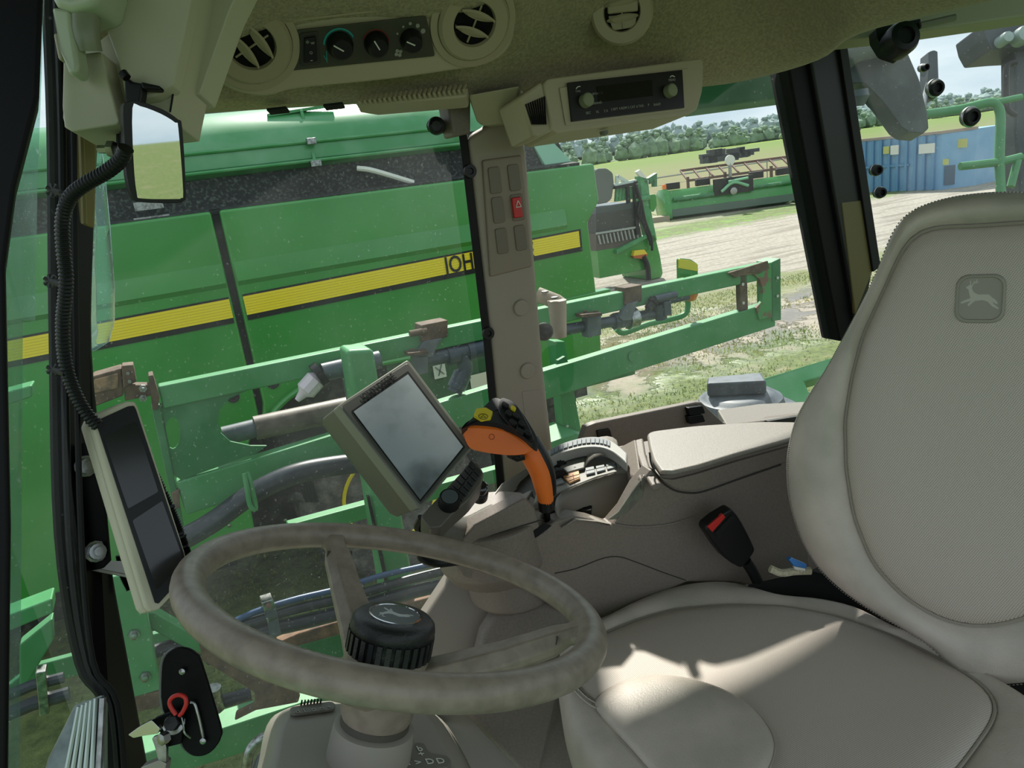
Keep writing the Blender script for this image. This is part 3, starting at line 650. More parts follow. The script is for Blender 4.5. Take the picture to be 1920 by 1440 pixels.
# lower bundle of lines with steel clamp
LD = 2.2; LO = CC-N_*LD; LO = Vec((LO.x, LO.y, 0))
def lp(x, y, t=0): return V(x, y, LO+N_*t, N_)
lines = [([(395, 1195), (450, 1160), (500, 1140), (560, 1122), (640, 1103), (720, 1078), (800, 1060), (1000, 1010)], .010, 'thin blue-black line, topmost of the bundle under the wheel rim', mat('blue_hose', srgb(44, 70, 104), .35)),
         ([(380, 1222), (440, 1180), (500, 1158), (560, 1140), (640, 1122), (720, 1100), (800, 1078), (1000, 1030)], .016, 'middle black hose of the bundle held by the steel clamp', hose),
         ([(385, 1235), (440, 1205), (500, 1182), (560, 1168), (640, 1148), (720, 1125), (800, 1103), (1000, 1060)], .024, 'thickest black hose, lowest of the bundle held by the steel clamp', hose)]
for pts, r_, lb, mt in lines:
    o = MB().tube([lp(x, y) for x, y in pts], r_, 14, spl=4).build('hydraulic_line', mt); tagp(o, lb, 'hose', 'hydraulic lines below the boom')
cl = T('hose_clamp', lp(508, 1190, .03), 'bright steel clamp holding three black lines seen through the wheel', 'clamp')
MB().slab([lp(490, 1131, .04), lp(512, 1124, .04), lp(518, 1140, .04), lp(496, 1148, .04)], N_*-.05).build('upper_strap', steel, cl, bevel=.003)
MB().slab([lp(499, 1160, .04), lp(520, 1153, .04), lp(522, 1162, .04), lp(502, 1170, .04)], N_*-.05).build('lower_strap', steel, cl, bevel=.003)
MB().slab([lp(500, 1146, .04), lp(518, 1140, .04), lp(528, 1190, .04), lp(506, 1196, .04)], N_*-.05).build('clamp_body', pvc, cl, bevel=.003)
MB().lathe([(.009, 0), (.009, .008), (0, .01)], lp(503, 1136, .045), N_+Z*.6, 8).build('bolt', rust, cl)
# lower chassis beams at the left
fr = T('sprayer_chassis', lp(400, 1440), 'green sprayer chassis beams below the cab with bolts and rusty gusset', 'machine frame')
def fbeam(name, pts, dep, mt=greend, t=0, **kw):
    return MB().slab([lp(x, y, t) for x, y in pts], N_*-dep).build(name, mt, fr, bevel=.006, **kw)
fbeam('upright', [(208, 1082), (262, 1072), (302, 1294), (248, 1310)], .09, t=.08)
fbeam('diagonal_brace', [(275, 1150), (290, 1148), (388, 1205), (385, 1228), (345, 1215), (282, 1180)], .05, t=.02)
fbeam('rusty_base', [(248, 1306), (300, 1296), (302, 1326), (250, 1338)], .08, rust, t=.08)
fbeam('cross_beam', [(-40, 1330), (60, 1250), (400, 1160), (420, 1195), (60, 1290)], .03, greeno, t=-.5)
fbeam('rusty_gusset', [(370, 1192), (420, 1228), (515, 1270), (564, 1303), (560, 1318), (480, 1333), (440, 1353), (443, 1335), (478, 1318), (478, 1300), (455, 1285), (380, 1240)], .012, rust, t=.06)
fbeam('lower_rail', [(250, 1420), (565, 1318), (870, 1240), (870, 1290), (560, 1380), (240, 1480)], .1, greend, t=-.05)
fbeam('mid_rail', [(450, 1245), (560, 1210), (640, 1188), (900, 1120), (900, 1160), (690, 1222), (560, 1252), (470, 1275)], .07, greeno, t=-.2)
fbeam('timber_strip', [(520, 1205), (560, 1188), (640, 1164), (900, 1095), (900, 1120), (640, 1190), (560, 1212), (528, 1222)], .04, mat('brown_timber', srgb(128, 96, 72), .8, var=(20, srgb(86, 66, 52), .4, .6)), t=-.12)
for xx, yy in ((251, 1189), (272, 1268)): MB().lathe([(.016, 0), (.016, .006), (.010, .006), (.010, .018), (0, .02)], lp(xx, yy, .082), N_, 6).build('bolt', steel, fr)
MB().tube([lp(395, 1322, -.02), lp(470, 1300, -.02)], .022, 14).build('hydraulic_hose', hose, fr)
MB().tube([lp(402, 1318, -.0), lp(398, 1290, -.0)], .026, 12).tube([lp(404, 1330, -.0), lp(396, 1302, -.0)], .03, 12).build('hose_coupling', steel, fr)
MB().tube([lp(290, 1222, -.0), lp(330, 1210, -.0), lp(420, 1195, -.02)], .022, 14).build('hydraulic_hose', hose, fr)
MB().tube([lp(462, 1440, .1), lp(470, 1405, .1), lp(500, 1380, .1), lp(560, 1372, .08)], .016, 12, spl=5).build('bent_pipe', steel, fr)
MB().tube([lp(480, 1440, .1), lp(492, 1415, .1), lp(520, 1395, .1), lp(560, 1390, .08)], .012, 12, spl=5).build('bent_pipe', pipeg, fr)
fbeam('front_rail', [(-80, 1190), (98, 1122), (100, 1150), (-80, 1225)], .08, greend, t=-.1)
fbeam('front_brace', [(36, 1210), (98, 1160), (100, 1200), (36, 1310)], .05, greend, t=-.15)
fbeam('front_rail', [(-80, 760), (60, 722), (60, 745), (-80, 790)], .08, greend, t=-.3)
MB().tube([lp(0, 1310, .0), lp(60, 1285, 0), lp(120, 1270, 0)], .016, 10).tube([lp(0, 1345, .0), lp(60, 1320, 0), lp(130, 1300, 0)], .02, 10).build('hydraulic_hose', hose, fr)
MB().slab([lp(66, 1262, .03), lp(86, 1258, .03), lp(92, 1340, .03), lp(74, 1345, .03)], N_*-.04).build('line_clamp', steel, fr, bevel=.003)
MB().box(-N_*-.2*0+E_*.6+N_*.55+Z*1.25, E_*2.6, N_*1.35, Z*.36).build('unseen_undercarriage', greeno, fr, bevel=.03)  # out of view, added to cut sky light on the ground
# tank lid outside the side window with the rail behind it
tb = T('tank_lid', V(1400, 760, Vec((0, 2.3, 0)), Vec((0, 1, 0))), 'round dark grey tank lid with a raised ridge outside the side window', 'tank lid')
lc = P(1388, 742, 2.25); lidm = mat('lid_plastic', srgb(84, 93, 102), .5, var=(30, srgb(68, 76, 84), .4, .6)); axl = Z
MB().lathe([(.125, -.16), (.13, -.03), (.122, -.005), (.108, .0), (.10, .008), (.08, .012), (0, .012)], lc, axl, 48).build('lid_disc', lidm, tb)
q = lc+Z*.012
MB().slab([q+dirn(100)*-.10+dirn(10)*-.03, q+dirn(100)*.07+dirn(10)*-.045, q+dirn(100)*.07+dirn(10)*.045, q+dirn(100)*-.09+dirn(10)*.035], Z*.045).build('lid_ridge', lidm, tb, bevel=.008)
MB().lathe([(.18, -.2), (.19, -.06), (.17, -.045), (.13, -.04)], lc, axl, 48).build('tank_neck', lidm, tb)
rl = MB().slab([P(1390, 730, 2.62), P(1425, 711, 2.65), P(1580, 664, 2.85), P(1600, 690, 2.85), P(1508, 716, 2.7), P(1530, 765, 2.65), P(1440, 760, 2.6)], Vec((.02, .06, -.05))).build('catwalk_rail', greend, bevel=.006)
tagp(rl, 'pale green diagonal rail behind the tank lid and seat', 'rail')
pf = MB().slab([P(1250, 800, 2.5), P(1600, 775, 2.5), P(1640, 900, 2.3), P(1100, 900, 2.3)], Vec((0, .0, -.05))).build('sprayer_deck', greeno, bevel=.01)
tagp(pf, 'green sprayer deck under the round tank lid', 'deck')
# ------------------------------------------------------------ cab: posts and glass
RN = Vec((-math.cos(R(65.5)), math.sin(R(65.5)), 0))     # towards the right side of the cab
W0 = CC+RN*1.3
def w_(x, y, t=0): return V(x, y, W0+RN*t, RN)
bk = -RN
post = T('trim_1', w_(950, 840), 'taupe plastic front corner post with blank switch slots', 'post', kind='structure')
MB().slab([w_(874, 255), w_(900, 240), w_(968, 185), w_(986, 290), w_(1001, 480), w_(1018, 690), w_(1035, 840), w_(1038, 900), w_(945, 930), w_(918, 640)], Vec((0, .09, 0))).build('post_cover', postm, post, bevel=.014, seg=3)
MB().slab([w_(905, 300, -.006), w_(979, 290, -.006), w_(999, 500, -.006), w_(920, 520, -.006)], RN*.01).build('switch_panel', mat('switch_panel', srgb(134, 122, 106), .5), post, bevel=.004)
MB().slab([w_(852, 185, -.0), w_(868, 185, -.0), w_(920, 640, -.0), w_(947, 930, -.0), w_(933, 930, -.0), w_(906, 640, -.0)], Vec((0, .05, 0))).build('door_seal', rubber, post, bevel=.003)
MB().slab([w_(838, 190, -.02), w_(884, 180, -.02), w_(884, 250, -.02), w_(850, 258, -.02)], RN*.05).build('upper_bracket', taupe, post, bevel=.006)
MB().slab([P(876, 178, 1.24), P(976, 160, 1.24), P(964, 222, 1.3), P(955, 230, 1.3), P(905, 236, 1.3), P(893, 228, 1.3)], Vec((.01, .08, 0))).build('roof_cover', cover if 0 else mat('post_cap', srgb(160, 154, 124), .5), post, bevel=.01, seg=3)
for (x, y) in ((929, 338), (965, 333), (935, 394), (942, 452), (977, 446)):
    u = (w_(x+20, y-3)-w_(x, y)); v = (w_(x, y)-w_(x+2.4, y+20))
    MB().slab(rrect(w_(x, y, -.009), u, v, .024, .048, .005), RN*.006).build('switch_blank', postd, post, bevel=.0015)
u = (w_(990, 383)-w_(970, 386)); v = (w_(970, 386)-w_(972.4, 406))
MB().slab(rrect(w_(971, 389, -.008), u, v, .027, .05, .005), RN*.006).build('switch_surround', postd, post, bevel=.0015)
hz = MB().slab(rrect(w_(971, 389, -.014), u, v, .019, .038, .002), RN*.008).build('hazard_switch', redm, post, bevel=.002, label='red hazard light switch')
c = w_(972, 383, -.0148); tri = [c+v.normalized()*.007, c-v.normalized()*.005-u.normalized()*.0055, c-v.normalized()*.005+u.normalized()*.0055]
b_ = MB()
for i in range(3): b_.beam(tri[i], tri[(i+1) % 3], .0012, .0012, RN)
b_.build('warning_triangle', whitem, hz, smooth=False)
for x, y in ((881, 321), (915, 625)):
    MB().lathe([(.013, 0), (.012, .004), (.006, .004), (.005, .001), (0, .001)], w_(x, y, -.001), bk, 20).build('post_screw', black, post)
for x, y in ((977, 577), (989, 695)): MB().lathe([(.0165, 0), (.0165, .002), (.015, .004), (0, .0045)], w_(x, y, -.001), bk, 28).build('plug_cap', postm, post)
fr_ = rrect(w_(1003, 780, -.001), w_(1020, 778)-w_(1003, 780), w_(1003, 740)-w_(1008, 780), .045, .11, .003)
MB().slab(fr_, RN*.002).build('access_panel', postm, post, bevel=.0006)
# rear corner post
pr = T('trim_2', w_(1560, 620), 'black painted rear corner post beside the seat', 'post', kind='structure')
MB().slab([w_(1477, 120), w_(1530, 100), w_(1640, 640), w_(1574, 640)], RN*.06).build('post_body', blackp, pr, bevel=.006)
MB().slab([w_(1520, 110, -.012), w_(1572, 60, -.012), w_(1640, 490, -.012), w_(1612, 640, -.012)], RN*.04).build('inner_face', mat('grey_black_paint', srgb(24, 26, 26), .4, spec=.3), pr, bevel=.006)
MB().slab([w_(1570, 60, -.02), w_(1584, 50, -.02), w_(1652, 500, -.02), w_(1638, 510, -.02)], RN*.03).build('glass_seal', rubber, pr, bevel=.002)
MB().slab([w_(1578, 380, -.014), w_(1616, 375, -.014), w_(1640, 500, -.014), w_(1604, 590, -.014)], RN*.01).build('olive_trim', mat('olive_trim', srgb(96, 88, 44), .5), pr, bevel=.003)
# window panes
def pane(name, rows, mt, th=.005, **kw):
    return MB().grid(rows).build(name, mt, None, kind='structure', **kw)
xyw = [(-.06, 1.375), (-.16, 1.37), (-.27, 1.31), (-.37, 1.22), (-.46, 1.12), (-.56, 1.01), (-.68, .90)]
ws = spline([Vec((x, y, 0)) for x, y in xyw], 4)
pane('window_1', [[q+Z*z for q in ws] for z in (1.85, 2.2, 2.6, 3.1)], glass, label='curved dusty windshield with the green machines behind it', cat='window')
pane('window_2', [[w_(938, 60, .03), w_(1560, 40, .03)], [w_(985, 980, .03), w_(1680, 900, .03)]], glass, label='right side window looking over the muddy yard', cat='window')
RW = Vec((.0, 1.86, 0)); RWn = Vec((.12, -1, 0)).normalized()
def rw(x, y, t=0): return V(x, y, RW-RWn*0+RWn*t, RWn)
pane('window_3', [[rw(1570, 20), rw(2300, -60)], [rw(1660, 900), rw(2300, 900)]], glassr, label='rear window with black bolts through the glass', cat='window')
bt_ = [(1754, 165, 15), (1820, 219, 17), (1732, 127, 7), (1643, 319, 10), (1650, 361, 10)]
for x, y, r_ in bt_:
    c = rw(x, y, .0); s_ = r_/f*(c-CC).dot(CF)
    b = T('glass_bolt', c, 'x', 'bolt', 'black bolts through the rear window')
    b['label'] = {1754: 'black glass bolt below the small dark mirror outside, third size', 1820: 'largest black glass bolt, right of the grey hanging panel', 1732: 'smallest black glass bolt, topmost beside the dark mirror', 1643: 'upper of two black glass bolts in front of the blue container', 1650: 'lower of two black glass bolts in front of the blue container'}[x]
    MB().lathe([(s_, -.012), (s_, .006), (s_*.85, .012), (s_*.55, .012), (s_*.5, .004), (0, .004)], c, RWn, 28).build('bolt_head', rubber, b)
    MB().lathe([(s_*.8, 0), (s_*1.12, -.006), (s_*1.12, -.002), (s_*.9, .001)], c+RWn*.002, RWn, 28).build('washer', steel, b)
wl = T('window_latch', P(1685, 60, 1.44), 'black plastic latch with a round knob at the top of the rear window', 'latch')
MB().slab(rnd(PD([(1642, 52), (1728, 34), (1722, 60), (1700, 96), (1690, 108), (1660, 98), (1644, 72)], 1.44), .2), CF*.03).build('latch_plate', black, wl, bevel=.004)
MB().lathe([(.031, 0), (.031, .03), (.027, .04), (.017, .042), (.015, .036), (0, .036)], P(1678, 84, 1.44), -CF, 28).build('latch_knob', black, wl)
MB().tube([P(1724, 48, 1.44), P(1790, 33, 1.44)], .007, 10).build('latch_rod', mat('latch_rod', srgb(110, 110, 92), .5), wl)
# ball knob inside the windshield and knob outside beside the post
kb = T('ball_knob', P(815, 237, 1.28), 'black round knob on the glass beside the front corner post', 'knob')
MB().lathe([(.004, 0), (.014, .0), (.0155, .006), (.0155, .014), (.013, .02), (.008, .023), (0, .022)], P(818, 236, 1.30), (CC-P(815, 237, 1.28)), 24).build('knob', black, kb)
MB().tube([P(812, 236, 1.30), P(826, 238, 1.345)], .012, 16).build('stem', black, kb)
mb2 = T('mirror_mount', w_(1040, 620, .12), 'taupe outside mirror arm joint with black ball knob behind the post', 'mirror arm')
MB().tube([w_(1008, 552, .15), w_(1044, 566, .12), w_(1052, 572, .12)], .017, 16).build('arm', postm, mb2)
MB().tube([w_(1044, 563, .1), w_(1049, 632, .1)], lambda t: .021-.005*t, 20).build('pivot', postm, mb2)
MB().lathe([(.0, 0), (.01, .002), (.018, .010), (.02, .02), (.018, .03), (.01, .036), (0, .037)], w_(1020, 622, .09), (CC-w_(1020, 622)), 24).build('knob', black, mb2)
MB().lathe([(.008, 0), (.008, .004), (0, .005)], w_(1022, 549, .12), Z, 6).build('bolt', steel, mb2)
MB().lathe([(.008, 0), (.008, .004), (0, .005)], w_(1040, 560, .09), Z, 6).build('bolt', steel, mb2)
# ------------------------------------------------------------ front left door post
lp_ = T('trim_3', P(180, 1400, .72), 'black front left door post with rubber seals', 'post', kind='structure')
left = [(86, -60), (98, 240), (102, 600), (112, 1000), (150, 1240), (196, 1320), (214, 1520)]
right = [(196, -60), (184, 240), (176, 420), (172, 660), (196, 900), (207, 1050), (240, 1240), (292, 1520)]
lo_ = [P(x, y, .78) for x, y in left]; ro_ = [P(x, y, .86) for x, y in right]
MB().slab(spline(lo_, 4)+list(reversed(spline(ro_, 4))), ray(150, 700)*.04).build('post_body', blackp, lp_, bevel=.004)
for k, (off, r_) in enumerate(((0, .0055), (18, .004), (40, .003))):
    MB().tube([P(x+off*(1 if y < 1200 else .6), y, .755) for x, y in left], r_, 8, spl=5).build('rubber_seal', rubber if k % 2 == 0 else black, lp_)
MB().slab([P(136, 240, .79), P(182, 246, .81), P(177, 430, .815), P(150, 420, .80)], ray(150, 300)*.02).build('olive_trim', mat('olive_trim2', srgb(128, 116, 60), .5), lp_, bevel=.003)
MB().tube([P(152, 250, .785), P(158, 420, .79)], .003, 6).build('trim_rib', mat('olive_trim2', (0, 0, 0, 1)), lp_)
# near door edge and glass at the far left
de = T('door_1', P(15, 720, .5), 'open cab door edge, black frame at the far left', 'door', kind='structure')
MB().slab([P(-120, -80, .5), P(84, -80, .5), P(74, 180, .5), P(30, 350, .5), P(10, 500, .5), P(20, 1000, .5), P(14, 1520, .5), P(-120, 1520, .5)], CF*.03+CR*-.02).build('door_frame', blackp, de, bevel=.004)
MB().slab([P(20, -80, .53), P(80, -80, .58), P(64, 350, .58), P(60, 600, .58), P(36, 600, .53), P(30, 1520, .53), P(10, 1520, .53), P(8, 500, .53)], CF*.004).build('door_glass_edge', glassd, de)
MB().grid([[P(30, -60, .66), P(110, -60, .69)], [P(24, 700, .66), P(112, 700, .69)], [P(24, 1520, .66), P(200, 1520, .69)]]).build('door_glass', glass, de)
sl = T('door_sill', P(120, 1400, .7), 'ribbed metal door sill corner at the lower left', 'sill')
MB().slab([P(140, 1320, .68), P(196, 1300, .68), P(196, 1520, .66), P(60, 1520, .66), P(90, 1420, .67)], Vec((-.02, .03, -.03))).build('sill_plate', mat('sill_metal', srgb(126, 138, 134), .35, .6, var=(30, srgb(70, 78, 78), .4, .7)), sl, bevel=.003)
for k in range(5): MB().tube([P(148+k*8, 1325-k*4, .678), P(112+k*14, 1510, .656)], .002, 6).build('sill_rib', mat('sill_rib', srgb(176, 188, 180), .3, .6), sl)
MB().tube([P(193, 1308, .675), P(186, 1440, .665), P(184, 1520, .66)], .003, 8).build('sill_edge', steel, sl)
wdf = MB().grid([[P(182, 245, .93), P(192, 300, .95), P(204, 420, .96), P(213, 540, .965), P(213, 600, .965), P(203, 640, .96), P(176, 657, .95)], [P(176, 245, .93), P(176, 300, .93), P(172, 420, .93), P(168, 540, .93), P(168, 600, .93), P(168, 640, .93), P(168, 657, .93)]]).build('windshield_edge', glassmat('windshield_edge_glass', (.86, .97, .95, 1), .22, (.7, .95, .9, 1)), solid=.004)  # bent edge of the windshield, modelled as a separate tinted strip
tagp(wdf, 'clear greenish curved glass edge beside the black left post', 'glass')
# corrugated conduit on the post
cp_ = [(236, 278), (226, 300), (200, 322), (165, 342), (138, 362), (124, 385), (117, 420), (119, 470), (124, 520), (122, 560), (118, 600), (119, 650), (126, 695), (142, 740), (162, 775), (185, 800)]
cpts = spline([P(x, y, .66+.10*(i/15)) for i, (x, y) in enumerate(cp_)], 5)
# resample at corrugation pitch
L_ = [0]
for i in range(1, len(cpts)): L_.append(L_[-1]+(cpts[i]-cpts[i-1]).length)
nres = 340; rs = []
j = 0
for i in range(nres):
    s = L_[-1]*i/(nres-1)
    while j < len(L_)-2 and L_[j+1] < s: j += 1
    rs.append(cpts[j].lerp(cpts[j+1], (s-L_[j])/(L_[j+1]-L_[j]+1e-9)))
v_ = MB().tube(rs, lambda t: .0068 if int(round(t*(nres-1))) % 4 < 2 else .0056, 14)
cnd = v_.build('corrugated_conduit', black, ang=80); tagp(cnd, 'black corrugated cable conduit running down the left post', 'conduit')
for i, (x, y, lb) in enumerate(((100, 357, 'topmost black push clip on the left post, below the mirror'), (95, 527, 'middle black push clip on the left post'), (100, 693, 'lowest black push clip on the left post, above the tablet'))):
    c = P(x, y, {357: .695, 527: .72, 693: .74}[y]); ax_ = (CC-c).normalized()
    cl_ = T('conduit_clip', c, lb, 'clip', 'push clips holding the conduit')
    b_ = MB()
    for k in range(7): b_.tube([c, c+(CR*math.cos(k*.9)+CU*math.sin(k*.9))*.0065], .0022, 6)
    b_.tube([c, P(x+22, y+8, (c-CC).dot(CF)-.004)], .003, 6)
    b_.build('clip_rosette', black, cl_)
# ------------------------------------------------------------ roof lining
hl_cols = [
 (180, 240, .98), (250, 232, 1.05), (330, 216, 1.12), (450, 208, 1.18), (560, 201, 1.22), (700, 194, 1.26), (870, 183, 1.28), (1000, 178, 1.36), (1160, 172, 1.44), (1320, 165, 1.50), (1400, 152, 1.52), (1480, 132, 1.50), (1540, 112, 1.42), (1566, 95, 1.36), (1580, 74, 1.30), (1643, 52, 1.24), (1727, 32, 1.18), (1860, 2, 1.1), (2020, -40, 1.02)]
rows = []
for dy, dd in ((0, .045), (0, 0), (-14, -.03), (-50, -.075), (-105, -.12), (-180, -.2), (-270, -.31)):
    rows.append([P(x, y+dy, d+dd) for x, y, d in hl_cols])
zt = 3.28
rows.append([Vec((p.x*.75, p.y*.7, max(zt, p.z+.02))) for p in rows[-1]])
rows.append([Vec((p.x*.75+.02, -.25, 3.30)) for p in rows[-2]])
hd = MB().grid(rows).build('ceiling', fabric, sub=1, kind='structure', label='olive beige fabric roof lining over the cab', cat='ceiling')
bv = bmesh.new(); mb_ = MB().grid(rows); vs = [bv.verts.new(v) for v in mb_.v]
for fc in mb_.f: bv.faces.new([vs[i] for i in fc])
HB = BVHTree.FromBMesh(bv)
def hit(x, y):
    r_ = ray(x, y).normalized(); h = HB.ray_cast(CC, r_); return h[0], h[1]*(-1 if h[1].dot(r_) > 0 else 1)
# roof above lining (keeps the sun out) and rear header band
MB().slab([Vec(q) for q in ((-.62, -.3, 3.36), (-.62, 1.1, 3.36), (-.1, 1.62, 3.36), (.9, 2.05, 3.36), (1.6, 1.9, 3.36), (1.6, -.3, 3.36))], Z*.06).build('roof_panel', greend, kind='structure', bevel=.02, label='outer roof of the cab above the lining', cat='roof')
MB().slab([P(1572, 76, 1.5), P(1580, 40, 1.5), P(2100, -80, 1.5), P(2100, 0, 1.5), P(1930, 29, 1.5), P(1700, 62, 1.5)], CF*.05).build('trim_4', mat('rear_header', srgb(150, 150, 124), .5), kind='structure', bevel=.005, label='pale header band above the rear window', cat='header')
MB().slab([P(1290, 150, 1.9), P(1520, 118, 1.9), P(1520, 176, 1.9), P(1290, 206, 1.9)], CF*.06).build('trim_7', greeno, kind='structure', bevel=.008, label='green roof eave seen above the side window', cat='roof edge')
# side header behind the lining edge
MB().grid([[P(170, 230, 1.10), P(330, 205, 1.2), P(700, 185, 1.34), P(870, 175, 1.36), P(1000, 168, 1.42), P(1320, 150, 1.62), P(1480, 120, 1.62), P(1560, 90, 1.62)], [P(170, 130, 1.10), P(330, 105, 1.2), P(700, 85, 1.34), P(870, 75, 1.36), P(1000, 68, 1.42), P(1320, 50, 1.62), P(1480, 20, 1.62), P(1560, -10, 1.62)]]).build('trim_5', blackp, kind='structure', solid=.02, label='dark header rail behind the edge of the roof lining', cat='header')
# --- overhead control console with vents
oc_n = (P(400, 100, 1.0)-P(900, 100, 1.14)).cross(P(650, -80, 1.0)-P(650, 160, 1.13)).normalized()
OC0 = P(650, 160, 1.13)
if oc_n.dot(CC-OC0) < 0: oc_n = -oc_n
def oc(x, y, t=0): return V(x, y, OC0+oc_n*t, oc_n)
ocu = (oc(900, 60)-oc(500, 100)).normalized(); ocv = oc_n.cross(ocu)
OCs = T('overhead_console', oc(680, 100), 'olive overhead heater console with two round vents and three dials', 'control console')
o_ = [(380, 90), (395, 140), (440, 172), (500, 182), (560, 168), (720, 152), (850, 134), (915, 122), (955, 92), (968, 40), (955, -10), (910, -60), (420, -60)]
MB().slab(spline([oc(x, y) for x, y in o_], 4, True), -oc_n*.12).build('console_housing', olive, OCs, bevel=.01, seg=3)
def vent(x, y, rpx, ang, par, cover_=False, C0=None, n=None, u=None, v=None, mt=olived, big=True):
    c = C0; s_ = rpx/f*(c-CC).dot(CF)
    if big: MB().lathe([(s_*1.22, -.004), (s_*1.2, .003), (s_*1.02, .004), (s_*1.0, .001)], c, n, 48, caps=False).build('vent_surround', mt, par)
    MB().lathe([(s_, -.01), (s_, .006), (s_*.92, .011), (s_*.6, .009), (s_*.56, .003), (s_*.56, -.002)], c, n, 48, caps=False).build('vent_ring', mt, par)
    MB().lathe([(s_*.575, .0035), (0, .0035)], c, n, 32, caps=True).build('vent_shade_disc', dark, par)  # dark disc on the housing, painted shade of the vent opening
    d1 = u*math.cos(ang)+v*math.sin(ang); d2 = n.cross(d1)
    for k in (-1, 1):
        L0 = s_*.5; q = []
        for i in range(9):
            a = -1+2*i/8; q.append(c+d1*(a*L0)+d2*(k*s_*.22+ (s_*.1)*(1-a*a)) + n*.012)
        q2 = [c+d1*((-1+2*i/8)*L0)+d2*(k*s_*.22-s_*.1*(1-(-1+2*i/8)**2)) + n*.0065 for i in range(8, -1, -1)]
        MB().slab(q+q2, d2*.003+n*-.002).build('vent_fin', mt, par, smooth=False)
    MB().tube([c+d2*-s_*.5+n*.006, c+d2*s_*.5+n*.006], .0015, 8).build('fin_link', mt, par)
vent(471, 83, 74, R(-62), OCs, C0=oc(471, 83, .002), n=oc_n, u=ocu, v=ocv)
vent(887, 42, 70, R(-22), OCs, C0=oc(887, 42, .002), n=oc_n, u=ocu, v=ocv)
MB().lathe([(.0505*1.0, -.002), (.0505, .0018), (.0485, .0018)], oc(471, 83, .003), oc_n, 48, caps=False).build('vent_shadow_gap', dark, OCs)
# louvre grille
MB().slab([oc(518, -6, .001), oc(800, -40, .001), oc(812, 4, .001), oc(545, 36, .001)], oc_n*.002).build('grille_recess', dark, OCs)
for k in range(7):
    y = 34-k*9
    MB().slab([oc(540-k*6, y-0, .0), oc(815-k*2, y-32, .0), oc(815-k*2, y-28, .0), oc(540-k*6, y+4, .0)], oc_n*.006).build('grille_slat', olived, OCs, smooth=False)
# control panel
cpn = MB().slab(rnd([oc(556, 55, .002), oc(798, 28, .002), oc(815, 104, .002), oc(547, 131, .002)], .06), oc_n*.003).build('control_panel', mat('panel_dark', srgb(58, 58, 44), .5), OCs, bevel=.001)
MB().slab(rnd([oc(562, 62, .005), oc(596, 58, .005), oc(601, 120, .005), oc(562, 124, .005)], .15), oc_n*.0015).build('switch_surround', mat('panel_dark2', srgb(44, 44, 36), .5), cpn, bevel=.0004)
MB().slab([oc(570, 70, .006), oc(592, 67, .006), oc(594, 113, .006), oc(570, 116, .006)], oc_n*.004).build('rocker_switch', black, cpn, bevel=.001)
for s_, x, y, h_ in (('*', 577, 82, .012), ('o', 583, 98, .009), ('-', 584, 112, .014), ('w', 586, 80, .008)): txt('switch_symbol', s_, oc(x, y, .0102), ocu, ocv, h_, greyprint, cpn)
for x, y, r_, a0 in ((637, 84, 25, 145), (705, 81, 23, 118), (770, 74, 21, 152)):
    c = oc(x, y, .005); s_ = r_/f*(c-CC).dot(CF)
    kn = MB().lathe([(s_, 0), (s_, .004), (s_*.82, .016), (s_*.7, .018), (0, .018)], c, oc_n, 32).build('dial_knob', black, OCs)
    d1 = ocu*math.cos(R(a0))+ocv*math.sin(R(a0))
    MB().beam(c+oc_n*.0185-d1*s_*.1, c+oc_n*.0185+d1*s_*.75, .0018, .001, oc_n).build('pointer', whitem, kn)
def arc(x, y, r0, r1, a0, a1, mt, k=24):
    c = oc(x, y, .0055); sc_ = (c-CC).dot(CF)/f; q = []
    for i in range(k+1):
        a = R(a0+(a1-a0)*i/k); q.append((c+(ocu*math.cos(a)+ocv*math.sin(a))*r0*sc_, c+(ocu*math.cos(a)+ocv*math.sin(a))*(r1 if i < k else r0+.5)*sc_))
    MB().grid([[p[0] for p in q], [p[1] for p in q]]).build('dial_scale', mt, cpn, solid=.0006)
arc(637, 84, 27, 31, 175, 20, teal); arc(705, 81, 24, 26, 160, 0, redprint)
for x, y, r_ in ((745, 63, 2), (756, 50, 2.2), (769, 44, 3), (783, 48, 3.8), (793, 58, 4.6)):
    MB().lathe([(r_*.0008, 0), (r_*.0008, .0008)], oc(x, y, .005), oc_n, 12).build('fan_mark', greyprint, cpn)
b_ = MB()
for k in range(4):
    a = k*math.pi/2+.5; b_.lathe([(.0028, 0), (.0028, .0008)], oc(747, 99, .005)+(ocu*math.cos(a)+ocv*math.sin(a))*.0038, oc_n, 10)
b_.build('fan_symbol', greyprint, cpn)
MB().beam(oc(612, 95, .0055), oc(613, 117, .0055), .0012, .0008, oc_n).beam(oc(607, 104, .0055), oc(612, 112, .0055), .0012, .0008, oc_n).build('defrost_symbol', teal, cpn)
# ribbed defroster outlet under the console edge
dv = T('defroster_outlet', P(760, 185, 1.2), 'ribbed defroster outlet at the roof edge above the windshield', 'air outlet')
MB().slab([P(662, 190, 1.17), P(878, 163, 1.22), P(875, 182, 1.22), P(700, 196, 1.18)], CF*.05).build('outlet_body', olive, dv, bevel=.004)
for k in range(22):
    t = k/21; x = 675+t*195; y = 188-t*22
    MB().tube([P(x+3, y-7, 1.165+.05*t), P(x-1, y+2, 1.158+.05*t), P(x+2, y+8, 1.165+.05*t)], .0028, 6, spl=3).build('outlet_rib', olived, dv)
for x, y in ((606, 195), (500, 203)):
    o = MB().slab([P(x, y, 1.17), P(x+36, y-4, 1.17), P(x+36, y, 1.17), P(x, y+4, 1.17)], CF*.02).build('lining_slot', dark); tagp(o, {606: 'short black slot in the lining edge left of the ribbed outlet', 500: 'black slot in the lining edge above the windshield centre'}[x], 'slot', 'black slots in the lining edge')
